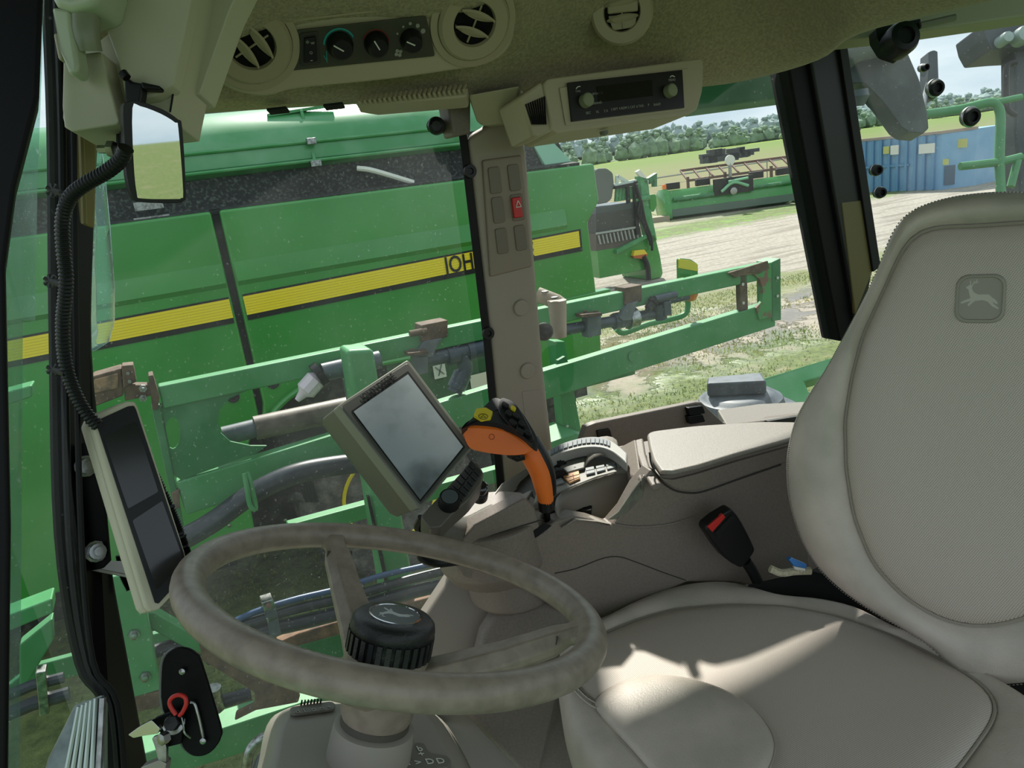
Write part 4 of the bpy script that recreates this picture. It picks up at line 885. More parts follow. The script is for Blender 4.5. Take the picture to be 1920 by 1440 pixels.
# third round vent in the lining
h, n_ = hit(1166, 25); n_ = (n_+(CC-h).normalized()*1.4).normalized(); uu = (ocu-n_*ocu.dot(n_)).normalized(); vv = n_.cross(uu)
V3 = T('ceiling_vent', h, 'round olive air vent set in the lining above the radio', 'air vent')
vent(1166, 25, 58, R(5), V3, C0=P(1166, 22, (h-CC).dot(CF)-.03), n=n_, u=uu, v=vv, big=False)
c3 = P(1166, 22, (h-CC).dot(CF)-.03)
MB().slab([c3+uu*a+vv*b for a, b in ((-.024, .026), (.027, .026), (.027, -.002), (-.024, -.002))], n_*.008).build('vent_flap', olived, V3, bevel=.003)
MB().slab([c3+uu*a+vv*b for a, b in ((-.024, -.004), (.026, -.004), (.022, -.026), (-.016, -.028))], n_*.004).build('vent_flap', olived, V3, bevel=.003)
# --- radio pod
rdn = (P(1062, 160, 1.24)-P(1280, 135, 1.36)).cross(P(1150, 120, 1.28)-P(1160, 225, 1.29)).normalized(); RD0 = P(1170, 180, 1.28)
if rdn.dot(CC-RD0) < 0: rdn = -rdn
def rd(x, y, t=0): return V(x, y, RD0+rdn*t, rdn)
rdu = (rd(1280, 135)-rd(1062, 158)).normalized(); rdv = rdn.cross(rdu)
radio = T('overhead_radio', rd(1170, 240), 'overhead radio in an olive plastic pod below the roof lining', 'radio')
MB().slab(rnd([rd(1018, 148), rd(1320, 108), rd(1318, 170), rd(1308, 205), rd(1290, 216), rd(1045, 250), rd(1035, 240)], .2), -rdn*.1).build('pod_housing', olive, radio, bevel=.008, seg=3)
MB().slab([rd(975, 180, -.02), rd(1018, 150, -.004), rd(1040, 245, -.004), rd(1010, 257, -.02), rd(1000, 255, -.03)], -rdn*.08).build('pod_side', olive, radio, bevel=.006)
MB().slab(rnd([rd(1048, 165, .001), rd(1292, 128, .001), rd(1293, 206, .001), rd(1060, 236, .001)], .06), rdn*.002).build('pod_bezel', olive, radio, bevel=.001)
face = MB().slab([rd(1062, 156, .003), rd(1277, 132, .003), rd(1281, 203, .003), rd(1070, 229, .003)], rdn*.004).build('radio_face', mat('radio_black', srgb(20, 20, 18), .35), radio, bevel=.001)
MB().slab([rd(1118, 162, .007), rd(1222, 150, .007), rd(1224, 180, .007), rd(1122, 192, .007)], rdn*.0006).build('radio_display', blackgl, face)
for x, y in ((1096, 190), (1253, 172)):
    MB().lathe([(.0115, 0), (.011, .012), (.009, .014), (0, .0145)], rd(x, y, .007), rdn, 28).build('radio_knob', mat('radio_knob', srgb(128, 134, 104), .5), radio)
for s_, x, y, h_ in (('MENU', 1260, 150, .006), ('CALL', 1084, 171, .0045), ('BLUETOOTH', 1117, 176, .005), ('Bluetooth', 1116, 193, .007), ('SRC', 1103, 212, .006), ('1K', 1120, 210, .006), ('2 A', 1136, 208, .006), ('3 RPT', 1152, 205, .006), ('4 RDM', 1168, 203, .006), ('5 CAT', 1184, 201, .006), ('6 TAG', 1200, 199, .006), ('P', 1216, 197, .006), ('BAND', 1232, 196, .006)):
    txt('radio_print', s_, rd(x, y, .0072), rdu, rdv, h_, greyprint, face)
b_ = MB(); b_.tube([rd(1080, 167, .0072), rd(1083, 163, .0072), rd(1088, 162, .0072)], .0008, 6, spl=3); b_.tube([rd(1256, 145, .0072), rd(1260, 142, .0072), rd(1265, 144, .0072)], .0009, 6, spl=3); b_.build('phone_symbol', whitem, face)
b_ = MB()
for k in range(9):
    b_.slab([rd(984+k*4.3, 196-k*1.8, -.017+k*.0015), rd(985.0+k*4.3, 195.7-k*1.8, -.017+k*.0015), rd(997.0+k*3.2, 234-k*.0, -.017+k*.0015), rd(996+k*3.2, 234-k*.0, -.017+k*.0015)], rdn*.004)
b_.build('speaker_grille', dark, radio, smooth=False)
MB().lathe([(.008, 0), (.007, .006), (0, .008)], rd(1132, 246, -.02), -rdv, 16).build('microphone', mat('mic_cap', srgb(90, 92, 80), .4), radio)
# --- left roof cover with the mirror
cv = T('roof_corner_cover', P(270, 230, .72), 'pale olive plastic roof corner cover with the mirror hanging below it', 'cover')
def sd_(pts, d, vec, name, mt=cover, bev=.01, **kw): return MB().slab(rnd(PD(pts, d), .15), vec).build(name, mt, cv, bevel=bev, seg=3, **kw)
sd_([(178, -60), (470, -60), (430, 20), (375, 176), (355, 180), (325, 168), (340, -60)], 0.760, CF*.04, 'outer_flap')
sd_([(128, 80), (180, 80), (372, -60), (355, 40), (322, 200), (318, 222), (232, 232), (140, 246), (122, 238), (117, 220), (122, 120)], 0.720, CF*.07, 'lower_cover')
sd_([(180, -80), (372, -80), (352, 30), (332, 120), (325, 160), (290, 180), (235, 190), (222, 120), (200, 60)], 0.705, CF*.02, 'upper_cover', bev=.006)
MB().grid([[P(372, -60, 0.710), P(350, 40, 0.710), P(331, 130, 0.715), P(318, 210, 0.720)], [P(374, -60, 0.710), P(352, 40, 0.710), P(333, 130, 0.715), P(320, 210, 0.720)]]).build('seam', dark, cv, solid=.002)
sd_([(118, 112), (150, 100), (190, 96), (205, 160), (226, 232), (135, 246), (120, 238), (116, 200)], 0.695, CF*.05, 'corner_moulding', bev=.014)
MB().tube([P(162, -20, 0.680), P(158, 60, 0.680), P(163, 96, 0.685)], .013, 20, spl=3).build('round_lamp_tube', mat('lamp_tube', srgb(128, 132, 108), .3), cv)
MB().slab([P(80, -60, 0.660), P(196, -60, 0.660), P(180, 6, 0.660), P(130, 18, 0.660), P(96, 10, 0.660)], CF*.05).build('visor_hinge', mat('clear_plastic', srgb(172, 180, 152), .3), cv, bevel=.008)
MB().slab([P(94, 10, 0.665), P(130, 18, 0.665), P(147, 120, 0.670), P(144, 138, 0.670), P(128, 140, 0.670), P(108, 90, 0.665)], CF*.02).build('clear_visor', mat('clear_plastic', srgb(172, 180, 152), .3), cv, bevel=.004)
MB().slab([P(98, 62, 0.670), P(108, 60, 0.670), P(118, 110, 0.670), P(108, 112, 0.670)], CF*.02).build('visor_clip', olive, cv, bevel=.003)
# mirror
mir = T('mirror', P(290, 290, 0.680), 'small black framed cab mirror hanging from the roof corner cover', 'mirror')
d_in = ray(295, 290).normalized(); mn = (Vec((.62, -.74, -.08)).normalized()-d_in).normalized(); M0 = P(295, 290, 0.690)
def mr_(x, y, t=0): return V(x, y, M0+mn*t, mn)
fo = [(231, 200), (242, 190), (262, 190), (305, 205), (334, 224), (342, 240), (349, 360), (345, 376), (330, 381), (262, 379), (248, 368), (238, 330), (233, 260)]
MB().slab(spline([mr_(x, y) for x, y in fo], 3, True), -mn*.022).build('mirror_frame', black, mir, bevel=.003)
fi_ = [(248, 203), (262, 199), (300, 213), (328, 230), (334, 242), (343, 358), (339, 371), (328, 373), (266, 372), (256, 362), (250, 300)]
MB().slab(spline([mr_(x, y, .0006) for x, y in fi_], 3, True), mn*.0012).build('mirror_glass', mat('mirror_silver', srgb(226, 232, 230), .02, 1), mir)
MB().slab([P(232, 140, 0.695), P(248, 152, 0.695), P(268, 156, 0.695), P(262, 194, 0.695), P(234, 196, 0.695)], CF*.012).build('mirror_bracket', black, mir, bevel=.002)
MB().slab([P(262, 152, 0.693), P(300, 160, 0.695), P(300, 168, 0.695), P(266, 166, 0.693)], CF*.01).build('bracket_arm', black, mir, bevel=.002)
MB().tube([P(230, 136, 0.690), P(238, 146, 0.690)], .004, 10).build('bracket_lug', black, mir)
MB().tube([P(226, 238, 0.720), P(226, 276, 0.720)], .004, 10).build('wire', black, mir)
MB().slab([P(222, 244, 0.710), P(237, 250, 0.710), P(236, 306, 0.710), P(224, 306, 0.710)], CF*.01).build('mirror_stem', black, mir, bevel=.002)
MB().lathe([(.008, 0), (.008, .006), (.004, .006), (.004, .016)], P(216, 280, 0.710), -CR, 6).build('wing_bolt', steel, mir)
# ------------------------------------------------------------ tablet display on the left post
tb0 = [P(172, 790, .765), P(253, 752, .79), P(352, 1046, .785)]
tn = (tb0[1]-tb0[0]).cross(tb0[2]-tb0[0]).normalized()
if tn.dot(CC-tb0[0]) < 0: tn = -tn
def tb_(x, y, t=0): return V(x, y, tb0[0]+tn*t, tn)
tab = T('tablet_display', tb_(250, 950, -.02), 'tall cream cased display with two dark screens on the left post', 'display')
ev = tn*-.012+(tb_(146, 796)-tb_(172, 791))*.9
ofr = [(172, 795), (180, 776), (238, 752), (254, 752), (260, 764), (350, 1042), (349, 1090), (298, 1144), (283, 1146), (276, 1138)]
MB().slab(rnd([tb_(x, y) for x, y in ofr], .25), ev*.35).build('front_case', cream, tab, bevel=.002)
MB().slab(rnd([tb_(x, y)+ev*.4 for x, y in ofr], .25), ev*.55).build('rear_case', cream, tab, bevel=.003)
fcp = [(181, 797), (190, 785), (240, 762), (251, 761), (255, 768), (346, 1042), (340, 1085), (297, 1132), (290, 1130)]
MB().slab(rnd([tb_(x, y, .0004) for x, y in fcp], .2), tn*.0012).build('front_glass', black, tab, bevel=.0005)
MB().slab(rnd([tb_(x, y, .0018) for x, y in ((194, 820), (254, 790), (297, 922), (240, 954))], .06), tn*.0008).build('upper_screen', blackgl, tab, label='upper dark screen')
MB().slab(rnd([tb_(x, y, .0018) for x, y in ((248, 976), (304, 939), (344, 1050), (294, 1106))], .06), tn*.0008).build('lower_screen', blackgl, tab, label='lower dark screen')
tk = T('tablet_bracket', P(175, 1050, .84), 'black steel bracket bolted to the left post carrying the tall tablet', 'bracket')
MB().slab(rnd(PD([(138, 836), (158, 830), (190, 880), (206, 1052), (192, 1066), (172, 1070), (162, 1050)], .80), .1), CF*.004).build('bracket_plate', blackp, tk, bevel=.001)
MB().slab(PP([(172, 1064, .80), (194, 1050, .82), (244, 1052, .83), (242, 1078, .81)]), CU*-.004).build('bracket_foot', mat('worn_steel', srgb(150, 146, 138), .4, .6), tk, bevel=.001)
for x, y in ((160, 874), (179, 1034)): MB().lathe([(.0115, 0), (.0115, .003), (.009, .004), (.0085, .011), (.005, .011), (.005, .018), (0, .018)], P(x, y, .797), (CC-P(x, y, .83))+CR*.3, 6 if 0 else 12).build('flange_bolt', steel, tk)
sc_ = [P(x, y, .88) for x, y in ((290, 890), (322, 960), (345, 1020), (352, 1050))]
o = MB().tube(spline(sc_, 30), lambda t: .006 if int(t*90) % 2 else .0045, 10).build('coiled_cable', black); tagp(o, 'black ribbed cable behind the right edge of the tablet', 'cable')
o = MB().tube(spline([P(226, 1040, .87), P(232, 1075, .87), P(246, 1105, .87)], 30), lambda t: .006 if int(t*60) % 2 else .0045, 10).build('coiled_cable', black); tagp(o, 'black ribbed cable below the bracket foot behind the tablet', 'cable')
# ------------------------------------------------------------ door latch
lt = T('door_latch', P(360, 1400, .62), 'black steel door latch plate with a red pull ring at the lower left', 'latch')
lpts = [(302, 1262), (307, 1234), (320, 1220), (334, 1215), (352, 1217), (366, 1226), (377, 1244), (412, 1360), (413, 1384), (402, 1404), (384, 1417), (362, 1418), (345, 1405), (335, 1385), (304, 1330)]
MB().slab(spline(PD([(x-4, y-1) for x, y in lpts], .635), 3, True), CF*.003).build('back_plate', mat('worn_edge', srgb(110, 112, 112), .4, .5), lt, bevel=.001)
MB().slab(spline(PD(lpts, .62), 3, True), CF*.004).build('front_plate', blackp, lt, bevel=.001)
for x, y in ((343, 1258), (382, 1388)): MB().lathe([(.0026, 0), (.0026, .002), (0, .003)], P(x, y, .618), -CF, 12).build('rivet', steel, lt)
MB().tube(PD([(330, 1340), (321, 1327), (318, 1316), (324, 1307), (336, 1303), (347, 1308), (349, 1320), (343, 1334), (336, 1342)], .60), .0017, 10, spl=5).build('pull_ring', redm, lt, label='red pull ring')
MB().lathe([(.0095, 0), (.0095, .002), (.006, .003), (.006, .006), (0, .007)], P(327, 1354, .615), -CF+CU*.3, 24).build('washer', steel, lt)
MB().lathe([(.006, 0), (.006, .008), (0, .009)], P(328, 1354, .607), -CF+CU*.3, 6).build('nut', black, lt)
MB().tube(PD([(357, 1317), (365, 1320), (374, 1350), (381, 1383)], .617), .0012, 8, spl=4).build('slot_edge', steel, lt)
MB().tube(PD([(340, 1345), (344, 1362), (346, 1374), (358, 1384)], .605), .0008, 6, spl=4).build('wire_clip', steel, lt)
MB().slab(rnd(PD([(240, 1378), (262, 1362), (284, 1350), (300, 1366), (296, 1376), (268, 1380), (250, 1384)], .60), .2), CF*.004).build('lever', mat('chrome', srgb(200, 204, 206), .12, 1), lt, bevel=.001)
MB().slab(PD([(288, 1348), (330, 1330), (345, 1336), (340, 1395), (312, 1402), (300, 1375)], .612), CF*.004).build('arm_plate', blackp, lt, bevel=.001)
MB().lathe([(.005, 0), (.005, .006), (0, .007)], P(313, 1381, .60), -CF-CR*.5, 6).build('bolt', steel, lt)
MB().slab(rnd(PD([(284, 1384), (300, 1378), (312, 1400), (312, 1430), (296, 1425), (290, 1400)], .605), .2), CF*.004).build('pawl', steel, lt, bevel=.001)
MB().slab(rnd(PD([(262, 1440), (300, 1425), (312, 1432), (306, 1470), (250, 1470)], .61), .2), CF*.01).build('lower_hinge', mat('worn_steel', (0, 0, 0, 1)), lt, bevel=.002)
# ------------------------------------------------------------ steering wheel and column
SN = Vec((.312, .225, .923)).normalized(); SC = Vec((-.142, .669, 2.495))
su = (CR-SN*CR.dot(SN)).normalized(); sv = SN.cross(su)
def S_(r_, a, h=0): return SC+(su*math.cos(R(a))+sv*math.sin(R(a)))*r_+SN*h
stw = T('steering_wheel', SC-SN*.1, 'taupe three spoke steering wheel with a black hub knob and leaping deer badge', 'steering wheel')
rim = MB().tube([S_(.2, 360*i/96) for i in range(96)], .0152, 20, closed=True).build('rim', wheelm, stw)
def ang_of(x, y):
    p = V(x, y, SC, SN)-SC; return math.degrees(math.atan2(p.dot(sv), p.dot(su)))
HUBD = -.084
for x, y in ((622, 1003), (1112, 1180), (430, 1215)):
    a = ang_of(x, y); d = (su*math.cos(R(a))+sv*math.sin(R(a))); td = SN.cross(d)
    secs = []
    for t, (rr, hh, wd_, th) in enumerate(((.03, HUBD-.004, .023, .012), (.07, -.068, .019, .011), (.12, -.044, .016, .010), (.165, -.019, .0145, .009), (.18, -.009, .017, .011), (.198, 0, .027, .013))):
        c = SC+d*rr+SN*hh
        n_u = (SN*1.0-d*.28).normalized(); wd_ *= (1.15 if t < 4 else .75); th *= (1.6 if t < 4 else .95)
        secs.append([c-td*wd_*.95-n_u*th*.6, c-td*wd_-n_u*0, c-td*wd_*.62+n_u*th*.9, c+td*wd_*.62+n_u*th*.9, c+td*wd_-n_u*0, c+td*wd_*.95-n_u*th*.6, c+td*wd_*.5-n_u*th, c-td*wd_*.5-n_u*th])
    MB().loft(secs).build('spoke', wheelm, stw, bevel=.0025, seg=2)
    # moulded collar where the spoke enters the rim skin
    c = SC+d*.165+SN*-.0185
    MB().slab([c-td*.0155+SN*.0095, c+td*.0155+SN*.0095, c+td*.0155-SN*.008, c-td*.0155-SN*.008], d*.0012).build('spoke_seam', mat('seam_dark', srgb(70, 64, 58), .7), stw)
hc = SC-SN*.014
MB().lathe([(.026, -.122), (.034, -.118), (.0375, -.108), (.038, -.09), (.043, -.075), (.0445, -.058), (.042, -.045)], hc, SN, 40).build('hub', wheelm, stw)
kb_ = MB(); kp_ = []
for k in range(96):
    a = 2*math.pi*k/96; g = 1 if (k % 4) < 2 else .93
    kp_.append((a, g))
ks = []
for rr, h in ((.036, -.046), (.0405, -.043), (.0415, -.034), (.0415, -.024), (.0432, -.0225), (.0434, -.017), (.0420, -.011), (.0385, -.0075), (.031, -.006), (.026, -.006)):
    ks.append([hc+SN*h+(su*math.cos(a)+sv*math.sin(a))*rr for a, g in kp_])
for k in range(30):
    a = 2*math.pi*k/30; d_ = su*math.cos(a)+sv*math.sin(a); t_ = SN.cross(d_)
    kb_.box(hc+SN*-.0335+d_*.0415, d_*.0026, t_*.0026, SN*.0105)
knob = kb_.loft(ks).build('hub_knob', mat('knob_black', srgb(30, 31, 33), .42, bump=(500, .5, .001)), stw, ang=50)
kt = hc+SN*-.0062
bd = MB().lathe([(.0272, 0), (.0272, .0016), (.0255, .0018), (.0250, .0008), (0, .0008)], kt, SN, 40).build('badge_ring', mat('chrome', srgb(200, 204, 206), .12, 1), stw)
MB().lathe([(.0250, .0), (.0250, .0012), (0, .0014)], kt, SN, 40).build('badge_face', mat('badge_grey', srgb(92, 98, 98), .3), bd)
def deer(c, u, v, h, mt, parent, ext, name='leaping_deer'):
    """leaping deer outline, unit box, slab along n"""
    n = u.cross(v).normalized()
    body = [(-.30, .02), (-.20, .12), (.05, .12), (.16, .18), (.22, .30), (.20, .38), (.27, .40), (.36, .34), (.35, .30), (.30, .27), (.27, .12), (.24, .02), (.38, -.04), (.48, -.10), (.46, -.14), (.34, -.10), (.22, -.06), (.30, -.16), (.28, -.22), (.22, -.16), (.12, -.06), (-.06, -.04), (-.18, -.08), (-.30, -.22), (-.44, -.30), (-.47, -.27), (-.34, -.16), (-.30, -.08), (-.40, -.16), (-.44, -.13), (-.36, -.02)]
    b_ = MB().slab([c+u*(x*h)+v*(y*h) for x, y in body], n*ext)
    for pa, pb in (((.21, .38), (.16, .50)), ((.18, .44), (.06, .48)), ((.25, .40), (.26, .52)), ((.13, .46), (.10, .55))):
        b_.beam(c+u*(pa[0]*h)+v*(pa[1]*h)+n*ext/2, c+u*(pb[0]*h)+v*(pb[1]*h)+n*ext/2, .025*h, ext, n)
    return b_.build(name, mt, parent, smooth=False)
ra = R(158); deer(kt+SN*.0013, su*math.cos(ra)+sv*math.sin(ra), -su*math.sin(ra)+sv*math.cos(ra), .034, mat('badge_silver', srgb(190, 196, 196), .35, .3), bd, .0006)
# column
col_ = T('steering_column', SC-SN*.4, 'grey steering column cowl with a round collar below the wheel', 'steering column')
MB().lathe([(.0435, -.162), (.0425, -.14), (.041, -.124), (.036, -.122)], hc, SN, 40).build('collar', cowlm, col_)
MB().lathe([(.0355, -.125), (.0355, -.115), (.03, -.114)], hc, SN, 40).build('collar_ring', mat('ring_dark', srgb(74, 70, 62), .6), col_)
ct = hc-SN*.158
cu_ = dirn(95); cv_ = SN.cross(cu_).normalized(); cu_ = cv_.cross(SN)
def outl(x, y, hh): 
    q = V(x, y, hc-SN*hh, SN); return q
top_o = [outl(x, y, .158) for x, y in ((556, 1322), (640, 1312), (775, 1318), (812, 1340), (848, 1400), (872, 1450), (905, 1520), (700, 1600), (470, 1540), (500, 1440), (520, 1350))]
low_o = [outl(x, y, .30) for x, y in ((540, 1330), (640, 1320), (775, 1325), (830, 1350), (868, 1410), (892, 1460), (930, 1540), (700, 1640), (440, 1560), (480, 1450), (500, 1360))]
t_s = spline(top_o, 4, True); l_s = spline(low_o, 4, True)
cen = sum(t_s, Vec())/len(t_s)
MB().loft([l_s, [a.lerp(b, .85) for a, b in zip(l_s, t_s)], [a.lerp(cen, .03)-SN*.004 for a in t_s], [a.lerp(cen, .08) for a in t_s]]).build('cowl', cowlm, col_, bevel=.003, ang=40)
def cw(x, y, t=0): return V(x, y, ct+SN*t, SN)
MB().slab(rnd([cw(541, 1330, .001), cw(625, 1318, .001), cw(630, 1334, .001), cw(545, 1345, .001)], .45, 6), SN*.003).build('key_pad', mat('keypad_grey', srgb(112, 108, 98), .5), col_, bevel=.001)
for i, s_ in enumerate(('d', 'E', 'o', 'o', '+')): txt('key_symbol', s_, cw(558+i*15, 1334-i*2, .0045), (cw(630, 1325)-cw(541, 1337)), (cw(590, 1300)-cw(592, 1325)), .011, greyprint, col_)
tp = [(800, 1398), (812, 1402), (818, 1418), (850, 1424), (858, 1436), (846, 1446), (760, 1446), (748, 1436), (760, 1424), (786, 1420), (790, 1402)]
tp = [(778, 1396), (795, 1398), (803, 1416), (838, 1421), (846, 1432), (838, 1444), (755, 1450), (743, 1438), (752, 1424), (768, 1416)]
MB().slab(rnd([cw(x, y, .001) for x, y in tp], .35), SN*.003).build('key_pad', mat('keypad_grey', (0, 0, 0, 1)), col_, bevel=.001)
for s_, x, y in (('b', 787, 1404), ('<', 763, 1432), ('>', 784, 1430), ('D', 806, 1428), ('D', 826, 1427), ('+', 790, 1414)): txt('key_symbol', s_, cw(x, y, .0045), (cw(840, 1430)-cw(750, 1436)), (cw(790, 1400)-cw(792, 1440)), .013, whitem, col_)
b_ = MB()
for k in range(7): b_.beam(outl(602-k*6, 1312+k*.5, .15), outl(600-k*6, 1322+k*.5, .158), .0018, .004, SN)
b_.build('vent_ribs', black, col_)
# ------------------------------------------------------------ seat
FW = (-dirn(66)); WS = Vec((math.sin(R(156)), math.cos(R(156)), 0))       # seat faces FW, WS = its near side
FB = -dirn(34); WS = dirn(124); BN = (FB*math.cos(R(12))+Z*math.sin(R(12))).normalized(); BU = (Z-BN*Z.dot(BN)).normalized(); BW = BU.cross(BN).normalized()
if BW.dot(WS) < 0: BW = -BW
B0 = P(1838, 560, .93)
seat = T('driver_seat', Vec((.35, .85, 1.76)), 'grey beige leather operator seat with perforated centre panels', 'seat')
def buv(x, y, t=0):
    p = V(x, y, B0+BN*t, BN)-B0; return p.dot(BW), p.dot(BU)
def mirror_outline(pts, t=0):
    q = [buv(x, y, t) for x, y in pts]; sg = 1 if sorted(p[0] for p in q)[len(q)//2] > 0 else -1; q = [p for p in q if p[0]*sg > .004]
    return q+[(-a, b) for a, b in reversed(q) if abs(a) > .012]
def polar(uv, c, N):
    """resample closed outline at N angles about c"""
    o = []; n = len(uv)
    for k in range(N):
        a = 2*math.pi*k/N; d = (math.cos(a), math.sin(a)); best = 0
        for i in range(n):
            x1, y1 = uv[i][0]-c[0], uv[i][1]-c[1]; x2, y2 = uv[(i+1) % n][0]-c[0], uv[(i+1) % n][1]-c[1]
            ex, ey = x2-x1, y2-y1; den = d[0]*ey-d[1]*ex
            if abs(den) < 1e-12: continue
            t = (x1*ey-y1*ex)/den; s = (x1*d[1]-y1*d[0])/den
            if -1e-9 <= s <= 1+1e-9 and t > best: best = t
        o.append((c[0]+d[0]*best, c[1]+d[1]*best))
    for _ in range(2): o = [((o[i-1][0]+2*o[i][0]+o[(i+1) % N][0])/4, (o[i-1][1]+2*o[i][1]+o[(i+1) % N][1])/4) for i in range(N)]
    return o
bo = [(1838, 356), (1790, 362), (1745, 374), (1708, 388), (1684, 402), (1668, 430), (1656, 470), (1640, 512), (1600, 590), (1545, 690), (1508, 745), (1482, 792), (1466, 860), (1468, 930), (1485, 1000), (1512, 1055), (1550, 1100), (1610, 1142), (1700, 1192), (1780, 1236), (1860, 1282), (1960, 1340)]
bo = mirror_outline(bo); n_ = len(bo)//2; vl = bo[n_-1][1]; bo = bo[:n_]+[(0, vl-.03)]+[(u, v*(1.10 if v < -.2 else 1)) for u, v in bo[n_:]]
bi = [(1838, 421), (1778, 422), (1745, 424), (1719, 431), (1703, 445), (1692, 462), (1659, 537), (1617, 627), (1596, 710), (1584, 788), (1586, 877), (1600, 967), (1635, 1056), (1689, 1116), (1740, 1150), (1778, 1167), (1808, 1176), (1835, 1180), (1860, 1181)]
bi = mirror_outline(bi)
NB = 120; cb = (0, -.17)
WS = Vec((math.sin(R(156)), math.cos(R(156)), 0))
O_ = polar(bo, cb, NB); I_ = polar(bi, cb, NB)
def bring(uv, k, t): return [B0+BW*(cb[0]+(u-cb[0])*k)+BU*(cb[1]+(v-cb[1])*k)+BN*t for u, v in uv]
def bmix(a, b, k, t): return [B0+BW*(p[0]*(1-k)+q[0]*k)+BU*(p[1]*(1-k)+q[1]*k)+BN*t for p, q in zip(a, b)]
MB().loft([bring(O_, .90, -.10), bring(O_, .985, -.085), bring(O_, 1.0, -.055), bring(O_, 1.0, -.025), bmix(O_, I_, .10, -.004), bmix(O_, I_, .35, .014), bmix(O_, I_, .65, .018), bmix(O_, I_, .9, .010), bmix(O_, I_, 1.0, .001), bring(I_, .97, -.004)]).build('backrest_bolster', leather, seat, ang=70)
MB().loft([bring(I_, .99, -.01), bring(I_, .992, .001), bring(I_, .965, .009), bring(I_, .9, .014), bring(I_, .7, .016), bring(I_, .5, .014), bring(I_, .3, .012), bring(I_, .1, .012)]).build('backrest_panel', seatcloth, seat, ang=70)
pb = MB()
pb.tube(bring(I_, .992, .0035), .0022, 6, closed=True); pb.build('backrest_piping', mat('piping', srgb(150, 142, 130), .6), seat)
b_ = MB(); q = bmix(O_, I_, .07, -.008); q = spline(q, 4, True)
for i in range(0, len(q)-1): b_.beam(q[i]+BN*.002, q[i].lerp(q[i+1], .55)+BN*.002, .0012, .0012, BN)
b_.build('backrest_stitching', mat('stitch2', srgb(120, 114, 104), .7), seat)
# embossed badge
ec = B0+BN*.0145
eb = MB().loft([[p+BN*h for p in rrect(ec, BW, BU, .053*k, .060*k, .014*k, 6)] for k, h in ((1, 0), (1.0, .002), (.96, .0036), (.88, .0036), (.85, .0016))]).build('embossed_badge', mat('badge_leather', srgb(150, 143, 132), .55), seat, ang=60)
deer(ec+BN*.0018, -BW, BU, .043, mat('badge_deer', srgb(184, 178, 168), .5), eb, .0012)
# cushion
CZ = 2.20; cn = (Z+FW*.0+dirn(66)*-.04).normalized(); cn = (Z+FW*-.05).normalized(); C0 = G(1450, 1250, CZ)
def cu2(x, y, t=0):
    p = V(x, y, C0+cn*t, cn)-C0; return p.dot(FW2), p.dot(WS2)
FW2 = (FW-cn*FW.dot(cn)).normalized(); WS2 = cn.cross(FW2).normalized()
co = [(1046, 1215), (1075, 1188), (1132, 1156), (1180, 1128), (1223, 1108), (1260, 1094), (1297, 1086), (1361, 1083), (1407, 1096), (1462, 1118), (1535, 1120), (1608, 1136), (1682, 1180), (1773, 1226), (1865, 1272), (1940, 1310), (2040, 1380), (2100, 1480), (2080, 1600), (1950, 1760), (1750, 1860), (1500, 1850), (1330, 1740), (1220, 1600), (1110, 1440), (1064, 1360), (1048, 1300), (1043, 1250)]
ci = [(1079, 1293), (1058, 1235), (1085, 1212), (1145, 1184), (1200, 1162), (1260, 1145), (1361, 1136), (1471, 1139), (1567, 1157), (1682, 1197), (1773, 1243), (1842, 1284), (1872, 1321), (1865, 1357), (1819, 1422), (1740, 1520), (1600, 1640), (1430, 1640), (1330, 1540), (1230, 1430), (1150, 1350), (1109, 1317)]
cc = cu2(1450, 1330)
CO_ = polar([cu2(*q) for q in co], cc, NB); CI_ = polar([cu2(*q) for q in ci], cc, NB)
def cring(uv, k, t): return [C0+FW2*(cc[0]+(u-cc[0])*k)+WS2*(cc[1]+(v-cc[1])*k)+cn*t for u, v in uv]
def cmix(k, t): return [C0+FW2*(p[0]*(1-k)+q[0]*k)+WS2*(p[1]*(1-k)+q[1]*k)+cn*t for p, q in zip(CO_, CI_)]
MB().loft([cring(CO_, .88, -.13), cring(CO_, .95, -.11), cring(CO_, .99, -.07), cring(CO_, 1.0, -.03), cring(CO_, .99, -.008), cmix(.25, .006), cmix(.55, .012), cmix(.85, .008), cmix(1.0, .001), cring(CI_, .98, -.003)]).build('cushion_bolster', leather, seat, ang=70)
MB().loft([cring(CI_, .995, -.01), cring(CI_, .992, .001), cring(CI_, .965, .007), cring(CI_, .9, .010), cring(CI_, .75, .009), cring(CI_, .55, .005), cring(CI_, .3, .002), cring(CI_, .1, .001)]).build('cushion_panel', seatcloth, seat, ang=70)
MB().tube(cring(CI_, .993, .003), .0022, 6, closed=True).build('cushion_piping', mat('piping', (0, 0, 0, 1)), seat)
# oval leather thigh pad
ov = [(1105, 1320), (1128, 1297), (1159, 1280), (1190, 1270), (1223, 1266), (1260, 1267), (1297, 1273), (1335, 1284), (1370, 1299), (1400, 1317), (1425, 1340), (1445, 1368), (1454, 1396), (1448, 1425), (1425, 1470), (1380, 1530), (1320, 1560), (1250, 1480), (1180, 1400)]
ovc = cu2(1300, 1400); OV = polar([cu2(x, y, .012) for x, y in ov], ovc, 80)
def oring(k, t): return [C0+FW2*(ovc[0]+(u-ovc[0])*k)+WS2*(ovc[1]+(v-ovc[1])*k)+cn*t for u, v in OV]
MB().loft([oring(1.0, .004), oring(1.0, .010), oring(.97, .0155), oring(.9, .019), oring(.7, .021), oring(.4, .020), oring(.1, .019)]).build('thigh_pad', leather, seat, ang=70)
MB().tube(oring(1.0, .010), .0016, 6, closed=True).build('pad_seam', mat('piping', (0, 0, 0, 1)), seat)
